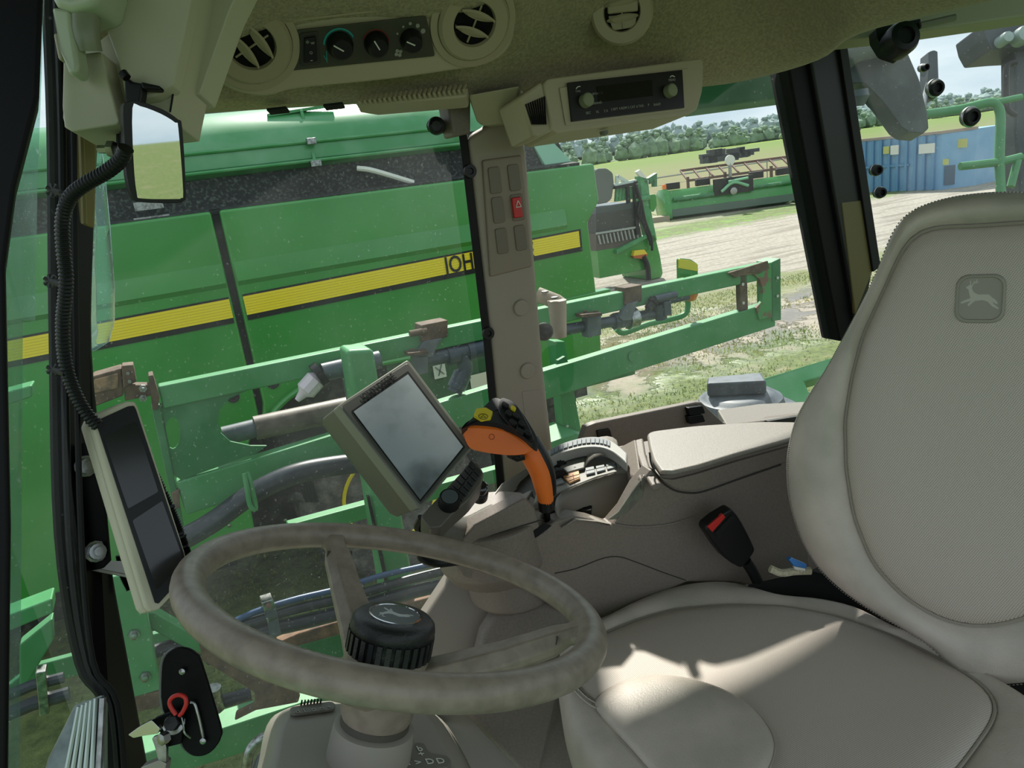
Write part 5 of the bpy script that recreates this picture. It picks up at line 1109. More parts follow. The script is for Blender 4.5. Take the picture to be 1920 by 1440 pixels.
# double stitching along the front edge
for off in (0, 8):
    q = spline([V(x+off*.3, y-off, C0+cn*.012, cn) for x, y in ((1060, 1275), (1085, 1305), (1112, 1326), (1160, 1345), (1200, 1372), (1250, 1425), (1300, 1490))], 12)
    b_ = MB()
    for i in range(0, len(q)-1, 1):
        b_.beam(q[i]+cn*.001, q[i].lerp(q[i+1], .6)+cn*.001, .0012, .0012)
    b_.build('stitching', mat('stitch', srgb(206, 200, 188), .6), seat)
MB().lathe([(.0, -.01), (.052, -.01), (.052, .002), (.045, .004), (.04, -.001), (0, -.001)], V(1160, 1440, C0-FW2*-.0+FW2*.02, (CC-C0).normalized()), (FW*.6+WS*.8-Z*.1), 36).build('side_cap', mat('side_cap', srgb(168, 160, 150), .5), seat)
# seat base and dark gap filler behind the cushion
MB().slab([cring(CO_, .8, -.12)[i] for i in range(0, NB, 6)], Z*-.28).build('seat_base', black, seat, bevel=.01)
MB().slab(PP([(1400, 1095, 1.2), (1520, 1068, 1.2), (1600, 1090, 1.15), (1700, 1150, 1.1), (1840, 1230, 1.03), (1990, 1310, .96), (2000, 1400, .96), (1700, 1260, 1.08), (1560, 1190, 1.14), (1420, 1150, 1.2)]), Vec((0, .01, -.08))).build('gap_filler', dark, seat, bevel=.003)  # dark filler behind the gap between cushion and backrest
MB().lathe([(.007, 0), (.007, .003), (.004, .004), (0, .004)], P(1656, 1168, 1.09), -CF+Z*.5, 16).build('seat_bolt', steel, seat)
# ------------------------------------------------------------ right hand console
ED = dirn(73); NS = Vec((-math.cos(R(73)), math.sin(R(73)), 0))      # along the console / away from the camera
S0 = Vec((.326, 1.10, 0))
def s(x, y, t=0): return V(x, y, S0+NS*t, NS)
con = T('armrest_console', S0+Vec((-.02, .05, 1.8)), 'taupe right hand console with armrest lid, key panel and slots', 'console')
a1 = s(1236, 892); a2 = s(1466, 834); TN = (a2-a1).cross(NS).normalized()
if TN.z < 0: TN = -TN
def tp_(x, y, h=0): return V(x, y, a1+TN*h, TN)
TU = (a2-a1).normalized()
side = [(853, 1062), (868, 1012), (889, 984), (985, 934), (1003, 952), (1012, 985), (1018, 1000), (1040, 978), (1075, 968), (1110, 974), (1146, 986), (1172, 956), (1196, 912), (1213, 892), (1222, 880), (1236, 893), (1466, 834), (1496, 826), (1500, 900), (1520, 1060), (1480, 1110), (1374, 1092), (1289, 1092), (1130, 1160), (1090, 1180), (1000, 1110), (905, 1092), (868, 1082)]
MB().slab([s(x, y) for x, y in side], NS*.03).build('side_shell', taupe, con, bevel=.004, seg=3)
# inner block under the top
MB().slab([s(x, y, .03) for x, y in ((868, 1030), (985, 1000), (1146, 1010), (1225, 900), (1466, 850), (1490, 845), (1500, 1080), (1130, 1150), (905, 1090))], NS*.17).build('inner_body', taupe, con, bevel=.006)
# crease lines on the side
def crease(pts, r_=.0011): return MB().tube(spline([s(x, y, -.0004) for x, y in pts], 5), r_, 6).build('panel_gap', mat('gap_dark', srgb(52, 48, 44), .8), con)
crease([(892, 1016), (940, 998), (1018, 974)])
crease([(1218, 848), (1222, 872), (1238, 900), (1262, 918), (1290, 924), (1320, 921), (1380, 900), (1464, 871)], .0016)
crease([(1040, 1075), (1080, 1066), (1130, 1047), (1160, 1044), (1190, 1053), (1240, 1072), (1286, 1088)], .0009)
MB().tube(spline([s(x, y, -.001) for x, y in ((1148, 982), (1190, 988), (1250, 984), (1300, 970))], 5), .002, 8).build('moulded_rib', taupe, con)
# armrest lid
lid = [tp_(1212, 818), tp_(1300, 807), tp_(1420, 799), tp_(1500, 800), tp_(1505, 824), tp_(1466, 836), tp_(1380, 860), tp_(1310, 882), tp_(1262, 893), tp_(1238, 892), tp_(1224, 872), tp_(1217, 848)]
MB().slab(rnd(lid, .25), TN*.010-NS*.002).build('armrest_lid', taupe_l, con, bevel=.005, seg=4)
ls = [(1226, 880), (1240, 897), (1262, 900), (1310, 888), (1380, 866), (1466, 842), (1496, 834), (1496, 858), (1464, 868), (1380, 896), (1320, 916), (1290, 920), (1264, 914), (1242, 900)]
MB().slab(rnd([s(x, y, -.006) for x, y in ls], .25), NS*.02).build('lid_side', taupe, con, bevel=.004, seg=3)
# collar in front of the lid
MB().slab([tp_(1190, 824, .004), tp_(1206, 820, .004), tp_(1211, 850, .004), tp_(1219, 875, .004), tp_(1240, 905, .004), tp_(1222, 910, .004), tp_(1206, 885, .004), tp_(1194, 850, .004)], TN*-.012).build('console_collar', taupe, con, bevel=.004)
MB().slab([tp_(1192, 822, .004), tp_(1204, 900, .004), tp_(1180, 892, -.012), tp_(1160, 838, -.012)], TN*-.02).build('console_shoulder', taupe, con, bevel=.004)
# key panel and bowl
kpn = MB().slab([tp_(1010, 895, -.015), tp_(1060, 850, -.015), tp_(1190, 838, -.015), tp_(1203, 872, -.012), tp_(1120, 893, -.015), tp_(1040, 925, -.015), tp_(1000, 945, -.015)], TN*-.05).build('key_panel', mat('key_panel', srgb(128, 124, 116), .45), con, bevel=.003)
def quad_keys(c4, nx, ny, mts, h=.003, g=.08, name='key', par=kpn, nrm=None):
    nrm = nrm or TN
    for j in range(ny):
        for i in range(nx):
            a, b, c_, d = [bilin(c4, (i+g+(1-2*g)*p)/nx, (j+g+(1-2*g)*q)/ny) for p, q in ((0, 0), (1, 0), (1, 1), (0, 1))]
            MB().slab([a, b, c_, d], nrm*h).build(name, mts[(j*nx+i) % len(mts)], par, bevel=.0008)
kg = mat('key_grey', srgb(124, 128, 128), .45); kor = mat('key_tan', srgb(206, 150, 96), .5)
quad_keys([tp_(1096, 880, -.014), tp_(1172, 864, -.014), tp_(1176, 874, -.014), tp_(1098, 893, -.014)], 4, 2, [kg])
MB().slab([tp_(1174, 862, -.014), tp_(1196, 859, -.014), tp_(1199, 870, -.014), tp_(1178, 874, -.014)], TN*.003).build('key', kor, kpn, bevel=.0008)
MB().slab([tp_(1054, 893, -.014), tp_(1085, 883, -.014), tp_(1088, 899, -.014), tp_(1068, 908, -.014), tp_(1060, 900, -.014)], TN*.003).build('key', kor, kpn, bevel=.0008, label='tan orange key')
for a, b in (((1060, 896), (1086, 889)), ((1066, 902), (1087, 894)), ((1074, 889), (1077, 903))):
    MB().tube([tp_(*a, -.0105), tp_(*b, -.0105)], .0004, 5).build('key_line', black, kpn)
quad_keys([tp_(1036, 903, -.014), tp_(1054, 897, -.014), tp_(1060, 906, -.014), tp_(1042, 912, -.014)], 1, 1, [kg])
# rotary drum between the key panel and the arched keypad
dx = tp_(1083, 862, -.03); 
MB().slab([tp_(1046, 885, -.012), tp_(1066, 852, -.012), tp_(1100, 848, -.012), tp_(1096, 880, -.012), tp_(1060, 890, -.012)], TN*.004).build('drum_label', mat('drum_grey', srgb(120, 120, 112), .4), kpn, bevel=.002)
for k in range(3): txt('panel_mark', '=', tp_(1076+k*1, 858+k*9, -.0078), TU, NS, .008, greyprint, kpn)
db = MB(); rws = []
for i in range(9):
    a = math.pi*i/8; rws.append([tp_(1096, 881, -.018)-TU*.0+TU*(.032-.032*math.cos(a))+TN*(.020*math.sin(a)), tp_(1098, 846, -.018)+TU*(.032-.032*math.cos(a))+TN*(.020*math.sin(a))])
db.grid(rws).build('drum_cover', taupe_l, con, solid=.002)
for xx in (1042, 1046):
    pass
b_ = MB()
for (xx, yy, k0) in ((1044, 876, 0), (1046, 893, 1)):
    c = tp_(xx, yy, -.012)
    for k in range(9):
        a = math.pi*(k/8)
        b_.box(c+TU*(.016*math.cos(a))+TN*(.012*math.sin(a)), TU*.0016, NS*.006, TN*.0016)
    b_.lathe([(.013, -.006), (.013, .006)], c, NS, 24)
b_.build('thumb_wheels', rubber, con)
# arched keypad
ar = []
for i, (x, y) in enumerate(((1025, 858), (1048, 846), (1075, 837), (1100, 832), (1125, 832), (1145, 838), (1160, 848), (1176, 862))):
    ar.append((x, y))
outer = spline([tp_(x, y-13, .012) for x, y in ar], 3); inner_ = spline([tp_(x-1, y+6, .012) for x, y in ar], 3)
MB().slab(outer+list(reversed(inner_)), TN*-.018).build('arched_keypad', mat('arch_grey', srgb(140, 138, 132), .42), con, bevel=.003)
for i in range(1, 15, 1):
    if i > 14: break
    a, b, c_, d = outer[i], outer[i+1], inner_[i+1], inner_[i]
    q = [a.lerp(d, .2), b.lerp(c_, .2), b.lerp(c_, .8), a.lerp(d, .8)]
    m_ = sum(q, Vec())/4
    MB().slab([m_+(p-m_)*.86+TN*.0 for p in q], TN*.003).build('arch_key', mat('arch_key', srgb(92, 98, 104), .45), con, bevel=.0006)
# bowl between key panel and lip
e1 = spline([s(x, y, .0) for x, y in ((1146, 986), (1172, 956), (1196, 914), (1208, 890))], 4)
e2 = spline([tp_(x, y, -.016) for x, y in ((1040, 955), (1052, 925), (1120, 896), (1200, 874))], 4)
mid = [a.lerp(b, .25)-TN*.055 for a, b in zip(e1, e2)]; mid2 = [a.lerp(b, .75)-TN*.045 for a, b in zip(e1, e2)]
MB().grid(list(zip(*[spline([a, b_2, c_, d], 4) for a, b_2, c_, d in zip(e1, mid, mid2, e2)]))).build('storage_bowl', mat('bowl_plastic', srgb(118, 110, 101), .42, bump=(700, .3, .0006)), con, solid=.002)
MB().slab([s(x, y, -.001) for x, y in ((1140, 975), (1160, 960), (1186, 922), (1206, 895), (1211, 903), (1206, 930), (1180, 958), (1155, 974))], NS*.004).build('bowl_label', mat('clear_label', srgb(112, 112, 100), .25, var=(60, srgb(96, 96, 86), .4, .6)), con, bevel=.001)
# snout in front: block top and dark tray
sn = [V(x, y, s(889, 984), (Z+ED*-.32).normalized()) for x, y in ((889, 986), (985, 936), (979, 930), (905, 955), (884, 975))]
MB().slab(PP([(886, 986, 1.13), (985, 936, 1.17), (1000, 915, 1.22), (905, 962, 1.20)]), Vec((0, .01, -.05))).build('snout_top', taupe_l, con, bevel=.006, seg=3)
MB().slab(PP([(895, 965, 1.17), (940, 905, 1.25), (1000, 870, 1.30), (985, 905, 1.30), (935, 945, 1.20), (905, 968, 1.18)]), Vec((0, .02, -.05))).build('snout_rail', taupe_l, con, bevel=.004)
MB().slab(PP([(930, 950, 1.22), (945, 905, 1.30), (1040, 850, 1.34), (1060, 900, 1.24), (1010, 945, 1.2)]), Vec((0, .02, -.04))).build('snout_tray', mat('tray_dark', srgb(60, 58, 54), .5), con, bevel=.003)
MB().slab([s(x, y, -.0015) for x, y in ((968, 1026), (972, 1014), (1000, 996), (1022, 982), (1034, 986), (1010, 1005), (985, 1020))], NS*.002).build('lever_slot', dark, con)
MB().slab(PP([(1005, 968, 1.17), (1020, 985, 1.15), (1052, 975, 1.16), (1040, 955, 1.2), (1060, 945, 1.2), (1110, 948, 1.2), (1108, 956, 1.18), (1060, 962, 1.18)]), Vec((0, .01, -.02))).build('gate_slot', dark, con)
MB().slab(PP([(1052, 980, 1.13), (1078, 966, 1.15), (1110, 968, 1.15), (1148, 984, 1.14), (1120, 978, 1.12), (1080, 976, 1.12), (1052, 992, 1.11)]), Vec((0, .03, -.012))).build('slot_lip', taupe_l, con, bevel=.003, seg=3)
# console underside lobes
MB().loft([[Vec((c.x, c.y, z)) for c in circ(s(930, 1060, .07), Z, r_, 32)] for z, r_ in ((s(930, 1060).z+.05, .085), (s(930, 1060).z-.02, .09), (s(930, 1060).z-.045, .075))]).build('pivot_housing', taupe, con, bevel=.006)
MB().loft([[Vec((c.x, c.y, z)) for c in circ(s(960, 1090, .08), Z, r_, 32)] for z, r_ in ((s(930, 1060).z-.03, .07), (s(930, 1060).z-.10, .072), (s(930, 1060).z-.11, .05))]).build('pivot_base', taupe, con, bevel=.006)
# ------------------------------------------------------------ joystick
js = T('joystick', P(1028, 985, 1.15), 'orange and black multi button joystick lever on the console', 'joystick')
spn = spline([P(985, 832, 1.10), P(1000, 858, 1.10), (P(1013, 885, 1.105)), P(1020, 915, 1.11), P(1024, 942, 1.115)], 5)
MB().tube(spn, lambda t: .0165-.0055*t+.0025*math.sin(t*3.1), 24).build('grip', orange, js)
bk_ = [p+CR*.006+CU*.003+CF*.004 for p in spn]
MB().tube(bk_[:-2], lambda t: .0158-.005*t+.0025*math.sin(t*3.1), 20).build('grip_back', black, js)
hp_ = [(867, 806), (873, 797), (900, 797), (945, 802), (975, 817), (999, 836), (1003, 842), (990, 851), (960, 853), (921, 849), (895, 844), (879, 838), (870, 822)]
ho = spline(PD(hp_, 1.055), 3, True); hv = P(924, 747, 1.115)-P(876, 797, 1.055)
hcn = sum(ho, Vec())/len(ho)
MB().loft([[hcn+(p-hcn)*k+hv*t-Z*0 for p in ho] for k, t in ((.9, -.06), (.985, 0), (1, .06), (.86, .3), (.6, .5))]).build('head', orange, js, bevel=.0015, ang=40)
top_n = [(866, 803), (878, 790), (900, 789), (945, 795), (976, 809), (1003, 832), (1009, 829), (1001, 808), (975, 768), (958, 757), (938, 748), (924, 747), (905, 765), (885, 784)]
tnv = (P(945, 795, 1.06)-P(880, 790, 1.06)).cross(hv).normalized()
if tnv.z < 0: tnv = -tnv
q0 = P(878, 792, 1.055)
jt = lambda x, y, h=0: V(x, y, q0+tnv*h, tnv)
MB().slab(spline([jt(x, y, .006) for x, y in top_n], 3, True), tnv*-.012).build('head_top', mat('grip_black', srgb(34, 36, 38), .38), js, bevel=.003, seg=3)
ke = [(938, 752), (950, 751), (968, 762), (985, 790), (997, 815), (1000, 828), (990, 830), (972, 815), (950, 795), (935, 775)]
pad = MB().slab(spline([jt(x, y, .006) for x, y in ke], 3, True), tnv*.004).build('button_pad', black, js, bevel=.0015)
for x, y, w, h_, mt in ((947, 762, .013, .010, black), (962, 768, .010, .008, yelbtn), (954, 778, .012, .010, black), (968, 783, .012, .009, black), (962, 795, .013, .009, black), (978, 798, .011, .009, black), (975, 812, .014, .010, black), (989, 815, .010, .009, black)):
    MB().slab(rrect(jt(x, y, .010), jt(x+8, y+5)-jt(x, y), jt(x+5, y-9)-jt(x, y), w, h_, .0028, 3), tnv*.004).build('thumb_button', mt, pad, bevel=.001)
hx = circ(jt(906, 781, .005), tnv, .0142, 6, jt(920, 779)-jt(906, 781))
yb = MB().slab(hx, tnv*.007).build('stop_button', yelbtn, js, bevel=.001, label='yellow hexagonal button')
b_ = MB(); cc_ = jt(906, 781, .0122); b_.tube(circ(cc_, tnv, .0065, 20), .0005, 5, closed=True)
b_.tube([cc_+(jt(914, 781)-jt(906, 781)).normalized()*.004*math.cos(a)+(jt(906, 773)-jt(906, 781)).normalized()*.004*math.sin(a) for a in (1.57, 3.67, 5.76)], .0005, 5, closed=True); b_.build('button_symbol', black, yb)
MB().lathe([(.0045, -.002), (.0045, .0012), (.003, .0012), (.0028, -.001), (0, -.001)], P(922, 819, 1.052), -CF, 16).build('screw_hole', mat('orange_dark', srgb(176, 76, 20), .6), js)
MB().tube([P(958, 850, 1.07), P(970, 856, 1.08), P(982, 852, 1.08)], .008, 12).build('trigger', black, js)
for x, y in ((998, 888), (1005, 908)): MB().lathe([(.0035, 0), (.003, .0006), (0, .0006)], P(x+1, y, 1.10), -CF-CR*.7, 12).build('screw_hole', mat('orange_dark', srgb(176, 76, 20), .6), js)
MB().tube([P(1023, 938, 1.115), P(1025, 955, 1.12)], .0122, 20).build('collar', black, js)
MB().tube([P(1024, 950, 1.12), P(1026, 972, 1.13), P(1030, 1000, 1.16)], .005, 12, spl=3).build('lever_rod', blackp, js)
# ------------------------------------------------------------ main display
mn0 = P(634, 760, 1.06); mn1 = P(765, 674, 1.13); mn2 = P(787, 956, .985)
mnn = (mn1-mn0).cross(mn2-mn0).normalized()
if mnn.dot(CC-mn0) < 0: mnn = -mnn
def mq(x, y, t=0): return V(x, y, mn0+mnn*t, mnn)
mon = T('display_monitor', P(820, 985, 1.05), 'large tilted grey display with a pale glossy screen in front of the windshield', 'display')
face4 = [(634, 760), (765, 674), (888, 838), (787, 956)]
mv = (P(602, 786, 1.12)-mn0)
mf = rnd([mq(x, y) for x, y in face4], .04)
MB().slab(mf, mv*.35).build('front_case', monl, mon, bevel=.003)
c_ = sum([mq(x, y) for x, y in face4], Vec())/4
MB().loft([[c_+(p-c_)*k+mv*t for p in mf] for k, t in ((.995, .34), (.995, .98), (.93, 1.25))]).build('rear_case', monm, mon, bevel=.002)
MB().slab(rnd([mq(x, y, .0002) for x, y in ((640, 762), (764, 681), (882, 838), (788, 948))], .04), mnn*.0015).build('front_bezel', mat('bezel_grey', srgb(78, 79, 74), .4), mon, bevel=.0008)
MB().slab([mq(x, y, .0018) for x, y in ((659, 771), (765, 696), (872, 838), (788, 941))], mnn*.0006).build('screen_recess', dark, mon, smooth=False)
MB().slab([mq(x, y, .0024) for x, y in ((663, 772), (765, 702), (868, 838), (788, 937))], mnn*.0006).build('screen_glass', screen, mon, smooth=False, label='dusty screen with a pale sky reflection in its colour')
txt('brand_print', 'JOHN DEERE', mq(710, 726, .0026), mq(728, 707)-mq(690, 735), mq(690, 700)-mq(705, 730), .0165, dark, mon, off=.004, sx=.68)
kpo = [(736, 965), (790, 935), (883, 862), (896, 866), (907, 886), (903, 906), (880, 936), (848, 964), (824, 988), (800, 985), (785, 975)]
kb2 = T('display_keypad', P(840, 960, 1.03), 'grey keypad module with black keys below the tilted display', 'keypad')
def kq(x, y, t=0): return V(x, y, P(850, 930, 1.005), (mnn+Vec((0, 0, .25))).normalized())+mnn*t
kno = (mnn+Vec((0, 0, .25))).normalized()
kout = [(788, 968), (812, 942), (884, 864), (897, 868), (907, 886), (903, 906), (880, 936), (848, 964), (826, 988), (805, 990)]
MB().slab(rnd([kq(x, y) for x, y in kout], .2), kno*-.035).build('keypad_case', monm, kb2, bevel=.004)
quad_keys([kq(832, 926, .001), kq(885, 868, .001), kq(905, 890, .001), kq(858, 948, .001)], 7, 1, [black], par=kb2, name='key', nrm=kno, g=.05) if 0 else None
for r_ in range(2):
    q4 = [kq(838, 922), kq(884, 864), kq(904, 888), kq(866, 944)]
    for i in range(6):
        j0, j1 = (0.02, .46) if r_ == 0 else (.54, .98)
        a, b, c2, d2 = [bilin(q4, p, q) for p, q in (((i+.08)/6, j0), ((i+.92)/6, j0), ((i+.92)/6, j1), ((i+.08)/6, j1))]
        MB().slab([p+kno*.0005 for p in (a, b, c2, d2)], kno*.004).build('key', mat('key_dark', srgb(46, 48, 50), .35), kb2, bevel=.001)
rk = kq(842, 945)
MB().lathe([(.0145, 0), (.015, .004), (.014, .016), (.0125, .018), (.012, .0165), (0, .0165)], rk, kno, 36).build('rotary_knob', rubber, kb2)
MB().lathe([(.0112, .0), (.0112, .0012), (0, .0014)], rk+kno*.0166, kno, 30).build('knob_face', mat('knob_face', srgb(74, 82, 84), .3), kb2)
ks_ = T('small_knob', P(903, 924, 1.06), 'small black round knob beside the display keypad', 'knob')
MB().lathe([(.012, -.01), (.012, .004), (.009, .006)], P(900, 925, 1.07), kno, 24).build('knob_base', black, ks_)
MB().lathe([(.007, .0), (.0095, .01), (.0095, .018), (.007, .020), (0, .020)], P(901, 925, 1.065), kno, 24).build('knob_cap', blackgl, ks_)
MB().tube([P(800, 985, 1.07), P(840, 1000, 1.09), P(880, 1000, 1.12), P(930, 975, 1.16)], .026, 16, spl=4).build('support_arm', monm, mon)
MB().tube([P(790, 970, 1.06), P(783, 990, 1.07), P(800, 1004, 1.08), P(830, 1006, 1.09), P(870, 1000, 1.1)], .0055, 10, spl=4).build('monitor_cable', black, mon)
MB().tube([P(796, 1030, 1.02), P(790, 1045, 1.02), P(815, 1056, 1.02), P(860, 1052, 1.04)], .006, 10, spl=4).build('monitor_cable', black, mon)
yk = MB().slab(rnd(PD([(856, 992), (865, 990), (866, 1003), (858, 1006)], 1.10), .3), CF*.01).build('yellow_tab', yelbtn, bevel=.001); tagp(yk, 'small yellow tab between the display arm and the console snout', 'tab')
# ------------------------------------------------------------ buckle
bkl = T('seat_belt_buckle', s(1400, 1090, -.05), 'black seat belt buckle with a red release button beside the seat', 'seat belt buckle')
bo_ = [(1324, 986), (1366, 957), (1376, 958), (1392, 980), (1414, 1024), (1415, 1036), (1396, 1062), (1386, 1064), (1358, 1045), (1330, 1006)]
MB().slab(spline([s(x, y, -.065) for x, y in bo_], 2, True), NS*.022).build('buckle_body', black, bkl, bevel=.004, seg=3)
MB().slab([s(x, y, -.067) for x, y in ((1327, 988), (1356, 964), (1361, 970), (1336, 998))], NS*.006).build('release_button', redm, bkl, bevel=.001, label='red release button')
MB().slab([s(x, y, -.067) for x, y in ((1340, 1000), (1372, 966), (1378, 972), (1346, 1006))], NS*.006).build('latch_mouth', dark, bkl)
MB().tube([s(1398, 1052, -.055), s(1410, 1070, -.055), s(1425, 1100, -.05), s(1440, 1130, -.04)], .009, 12, spl=3).build('buckle_stalk', rubber, bkl)
# odds and ends between seat and console
rp = MB().tube([P(x, y, 1.13) for x, y in ((1444, 1066), (1465, 1074), (1490, 1071), (1520, 1070))], .006, 8, spl=4).build('frayed_rope', mat('rope', srgb(196, 188, 160), .9, bump=(300, 1, .004))); tagp(rp, 'pale frayed rope end between seat and console', 'rope')
bw = MB().slab(PD([(1480, 1050), (1486, 1047), (1512, 1058), (1512, 1066), (1490, 1062)], 1.12), CF*.015).build('blue_wrapper', mat('blue_wrap', srgb(46, 120, 196), .4)); tagp(bw, 'small blue and white wrapper behind the buckle', 'wrapper')
bw = MB().slab(PD([(1488, 1062), (1510, 1066), (1510, 1070), (1492, 1068)], 1.118), CF*.006).build('paper_scrap', whitem); tagp(bw, 'white paper scrap under the blue wrapper', 'paper')
# ------------------------------------------------------------ side tray on the right wall
W1 = 1.22
def w1(x, y, t=0): return V(x, y, CC+RN*(W1+t), RN)
tr_ = T('side_tray', w1(1300, 830), 'taupe storage tray with power sockets along the right window sill', 'tray')
MB().slab(rnd([w1(1080, 860), w1(1100, 800), w1(1118, 793), w1(1305, 754), w1(1316, 754), w1(1360, 795), w1(1560, 770), w1(1560, 900), w1(1080, 920)], .12), RN*.02).build('tray_panel', taupe, tr_, bevel=.004)
MB().slab([w1(1345, 768, .1), w1(1420, 757, .1), w1(1500, 753, .1), w1(1560, 752, .1), w1(1560, 774, -.01), w1(1372, 798, -.01), w1(1362, 796, -.01)], Z*-.02).build('sill_shelf', taupe_l, tr_, bevel=.004)
MB().slab([w1(1440, 790, -.02), w1(1560, 770, -.02), w1(1560, 800, -.02), w1(1440, 800, -.02)], RN*.01).build('shelf_gap', mat('tray_dark', (0, 0, 0, 1)), tr_)
for y in (774, 790):
    MB().slab(rnd([w1(1290, y-9, -.012), w1(1318, y-13, -.012), w1(1323, y+1, -.012), w1(1294, y+6, -.012)], .2), RN*.014).build('power_socket', black, tr_, bevel=.003)
MB().slab([w1(1120, 808, -.006), w1(1144, 804, -.006), w1(1152, 832, -.006), w1(1126, 836, -.006)], RN*.008).build('switch_recess', black, tr_, bevel=.002)
# ------------------------------------------------------------ lower cab panels and floor
fl = MB().slab([Vec(q) for q in ((-.45, .1, 1.72), (1.5, .1, 1.72), (1.5, 2.0, 1.72), (.7, 1.85, 1.72), (.05, 1.42, 1.72), (-.05, 1.1, 1.72), (-.4, .9, 1.72))], Z*-.04).build('floor', mat('floor_mat', srgb(58, 56, 52), .8, bump=(60, .3, .002)), kind='structure', label='dark rubber cab floor', cat='floor')
lpn = T('lower_side_panel', Vec((.1, 1.1, 1.75)), 'taupe lower side panel between steering column and seat', 'panel')
MB().slab(PP([(858, 1062, 1.22), (905, 1095, 1.22), (1000, 1115, 1.22), (1130, 1165, 1.2), (1080, 1220, 1.18), (1062, 1300, 1.15), (1110, 1470, 1.1), (980, 1500, 1.1), (760, 1480, 1.12), (780, 1180, 1.18)]), NS*.03).build('inner_panel', mat('lower_plastic', srgb(134, 126, 116), .5, bump=(500, .2, .0005)), lpn, bevel=.006)
MB().slab(PP([(950, 1120, 1.18), (1000, 1112, 1.18), (1130, 1160, 1.16), (1070, 1230, 1.12), (1062, 1330, 1.1), (1130, 1480, 1.05), (1000, 1480, 1.05), (870, 1340, 1.1), (905, 1190, 1.15)]), NS*.03).build('outer_panel', taupe, lpn, bevel=.02, seg=4)
cr_ = MB().slab(PP([(790, 1150, 1.28), (848, 1070, 1.3), (860, 1062, 1.3), (868, 1072, 1.29), (806, 1165, 1.26), (795, 1175, 1.26)]), CF*.03).build('trim_6', mat('frame_blue_grey', srgb(70, 80, 84), .4), kind='structure', bevel=.004, label='blue grey lower windshield frame strip', cat='frame')
cw_ = MB().slab([Vec((1.35, .2, 1.7)), Vec((1.35, 1.75, 1.7)), Vec((1.35, 1.75, 2.35)), Vec((1.35, .2, 2.35))], Vec((.03, 0, 0))).build('wall_rear', taupe, kind='structure', label='lower rear cab wall behind the seat', cat='wall')
cw_ = MB().slab([CC+RN*1.33+E_*a+Z*(z-EYE) for a, z in ((-.62*0+.55, 1.7), (1.6, 1.7), (1.6, 2.18), (.55, 2.18))], RN*.03).build('wall_right', taupe, kind='structure', label='lower right cab wall under the side window', cat='wall')
# ------------------------------------------------------------ machines further off
def gp_(x, y): return G(x, y, 0)
# cutting platform lying on the yard
h0 = gp_(1245, 414); h1 = gp_(1497, 380); hd_ = (h1-h0).normalized(); hb = Vec((-hd_.y, hd_.x, 0))
plat = T('harvester_platform', (h0+h1)/2, 'long green harvester platform lying on the yard by the field', 'harvester header')
Lh = (h1-h0).length
prof = [(-.1, .12), (.2, .03), (.9, .05), (1.15, .35), (1.1, .85), (.75, 1.08), (.3, 1.12), (.02, .9), (-.12, .5)]
MB().loft([[h0+hd_*(Lh*t)+hb*a+Z*(z*k) for a, z in prof] for t, k in ((0.05, 1), (.95, 1))]).build('trough', green, plat)
MB().slab([h0+hd_*.3+hb*-.14+Z*.12, h0+hd_*(Lh*.98)+hb*-.14+Z*.12, h0+hd_*(Lh*.98)+hb*-.14+Z*.4, h0+hd_*.3+hb*-.14+Z*.4], hb*.03).build('lower_shield', mat('shield_grey', srgb(84, 104, 92), .5), plat)
for t in (0, .985):
    MB().loft([[h0+hd_*(Lh*t+dx_)+hb*(a*k+.5*(1-k))+Z*(.55+(z-.55)*k) for a, z in prof] for dx_, k in ((0, .9), (.05, 1.12), (.3, 1.12))]).build('end_shield', green, plat)
MB().tube([h0+hd_*.4+hb*-.1+Z*.78, h0+hd_*(Lh*.5)+hb*-.1+Z*.78], .09, 10).build('drive_shaft', greeno, plat)
MB().tube([h0+hd_*(Lh*.6)+hb*-.1+Z*.85, h0+hd_*(Lh*.95)+hb*-.1+Z*.85], .07, 10).build('drive_shaft', greeno, plat)
fc = h0+hd_*(Lh*.5)+hb*-.2
MB().slab([fc-hd_*.75+Z*.72, fc+hd_*.85+Z*.72, fc+hd_*.85+Z*1.35, fc-hd_*.75+Z*1.35], hb*.12).build('feeder_opening', black, plat)
MB().tube([fc-hd_*.5+Z*.85+hb*-.1, fc+Z*1.15+hb*-.1, fc+hd_*.6+Z*.95+hb*-.1], .06, 8, spl=4).tube([fc-hd_*.2+Z*1.2+hb*-.1, fc+hd_*.6+Z*1.25+hb*-.1], .05, 8).build('hose_loop', mat('pale_green_hose', srgb(120, 180, 140), .4), plat)
MB().lathe([(.14, 0), (.14, .06), (.06, .07), (0, .07)], fc+Z*.82+hb*-.05, -hb, 16).build('coupling', steel, plat)
MB().lathe([(.2, 0), (.2, .06), (.06, .07), (0, .07)], fc+Z*2.0+hb*.2, -hb, 16).build('white_gauge', whitem, plat)
MB().tube([fc+Z*1.3+hb*.2, fc+Z*1.9+hb*.2], .07, 8).build('gauge_stem', steel, plat)
for t, am in ((.10, 1), (.32, 0), (.72, 0), (.92, 1)):
    c = h0+hd_*(Lh*t)+hb*.4+Z*1.28
    MB().box(c, hd_*.28, hb*.1, Z*.13).build('light_bracket', black, plat, bevel=.02)
    if am: MB().box(c+hd_*(-.34 if t < .5 else .34), hd_*.08, hb*.08, Z*.1).build('marker_light', amber, plat, bevel=.02)
MB().box(h0-hd_*.3+Z*.1, hd_*.45, hb*.3, Z*.1).build('support_block', mat('block_wood', srgb(150, 140, 120), .8), plat)
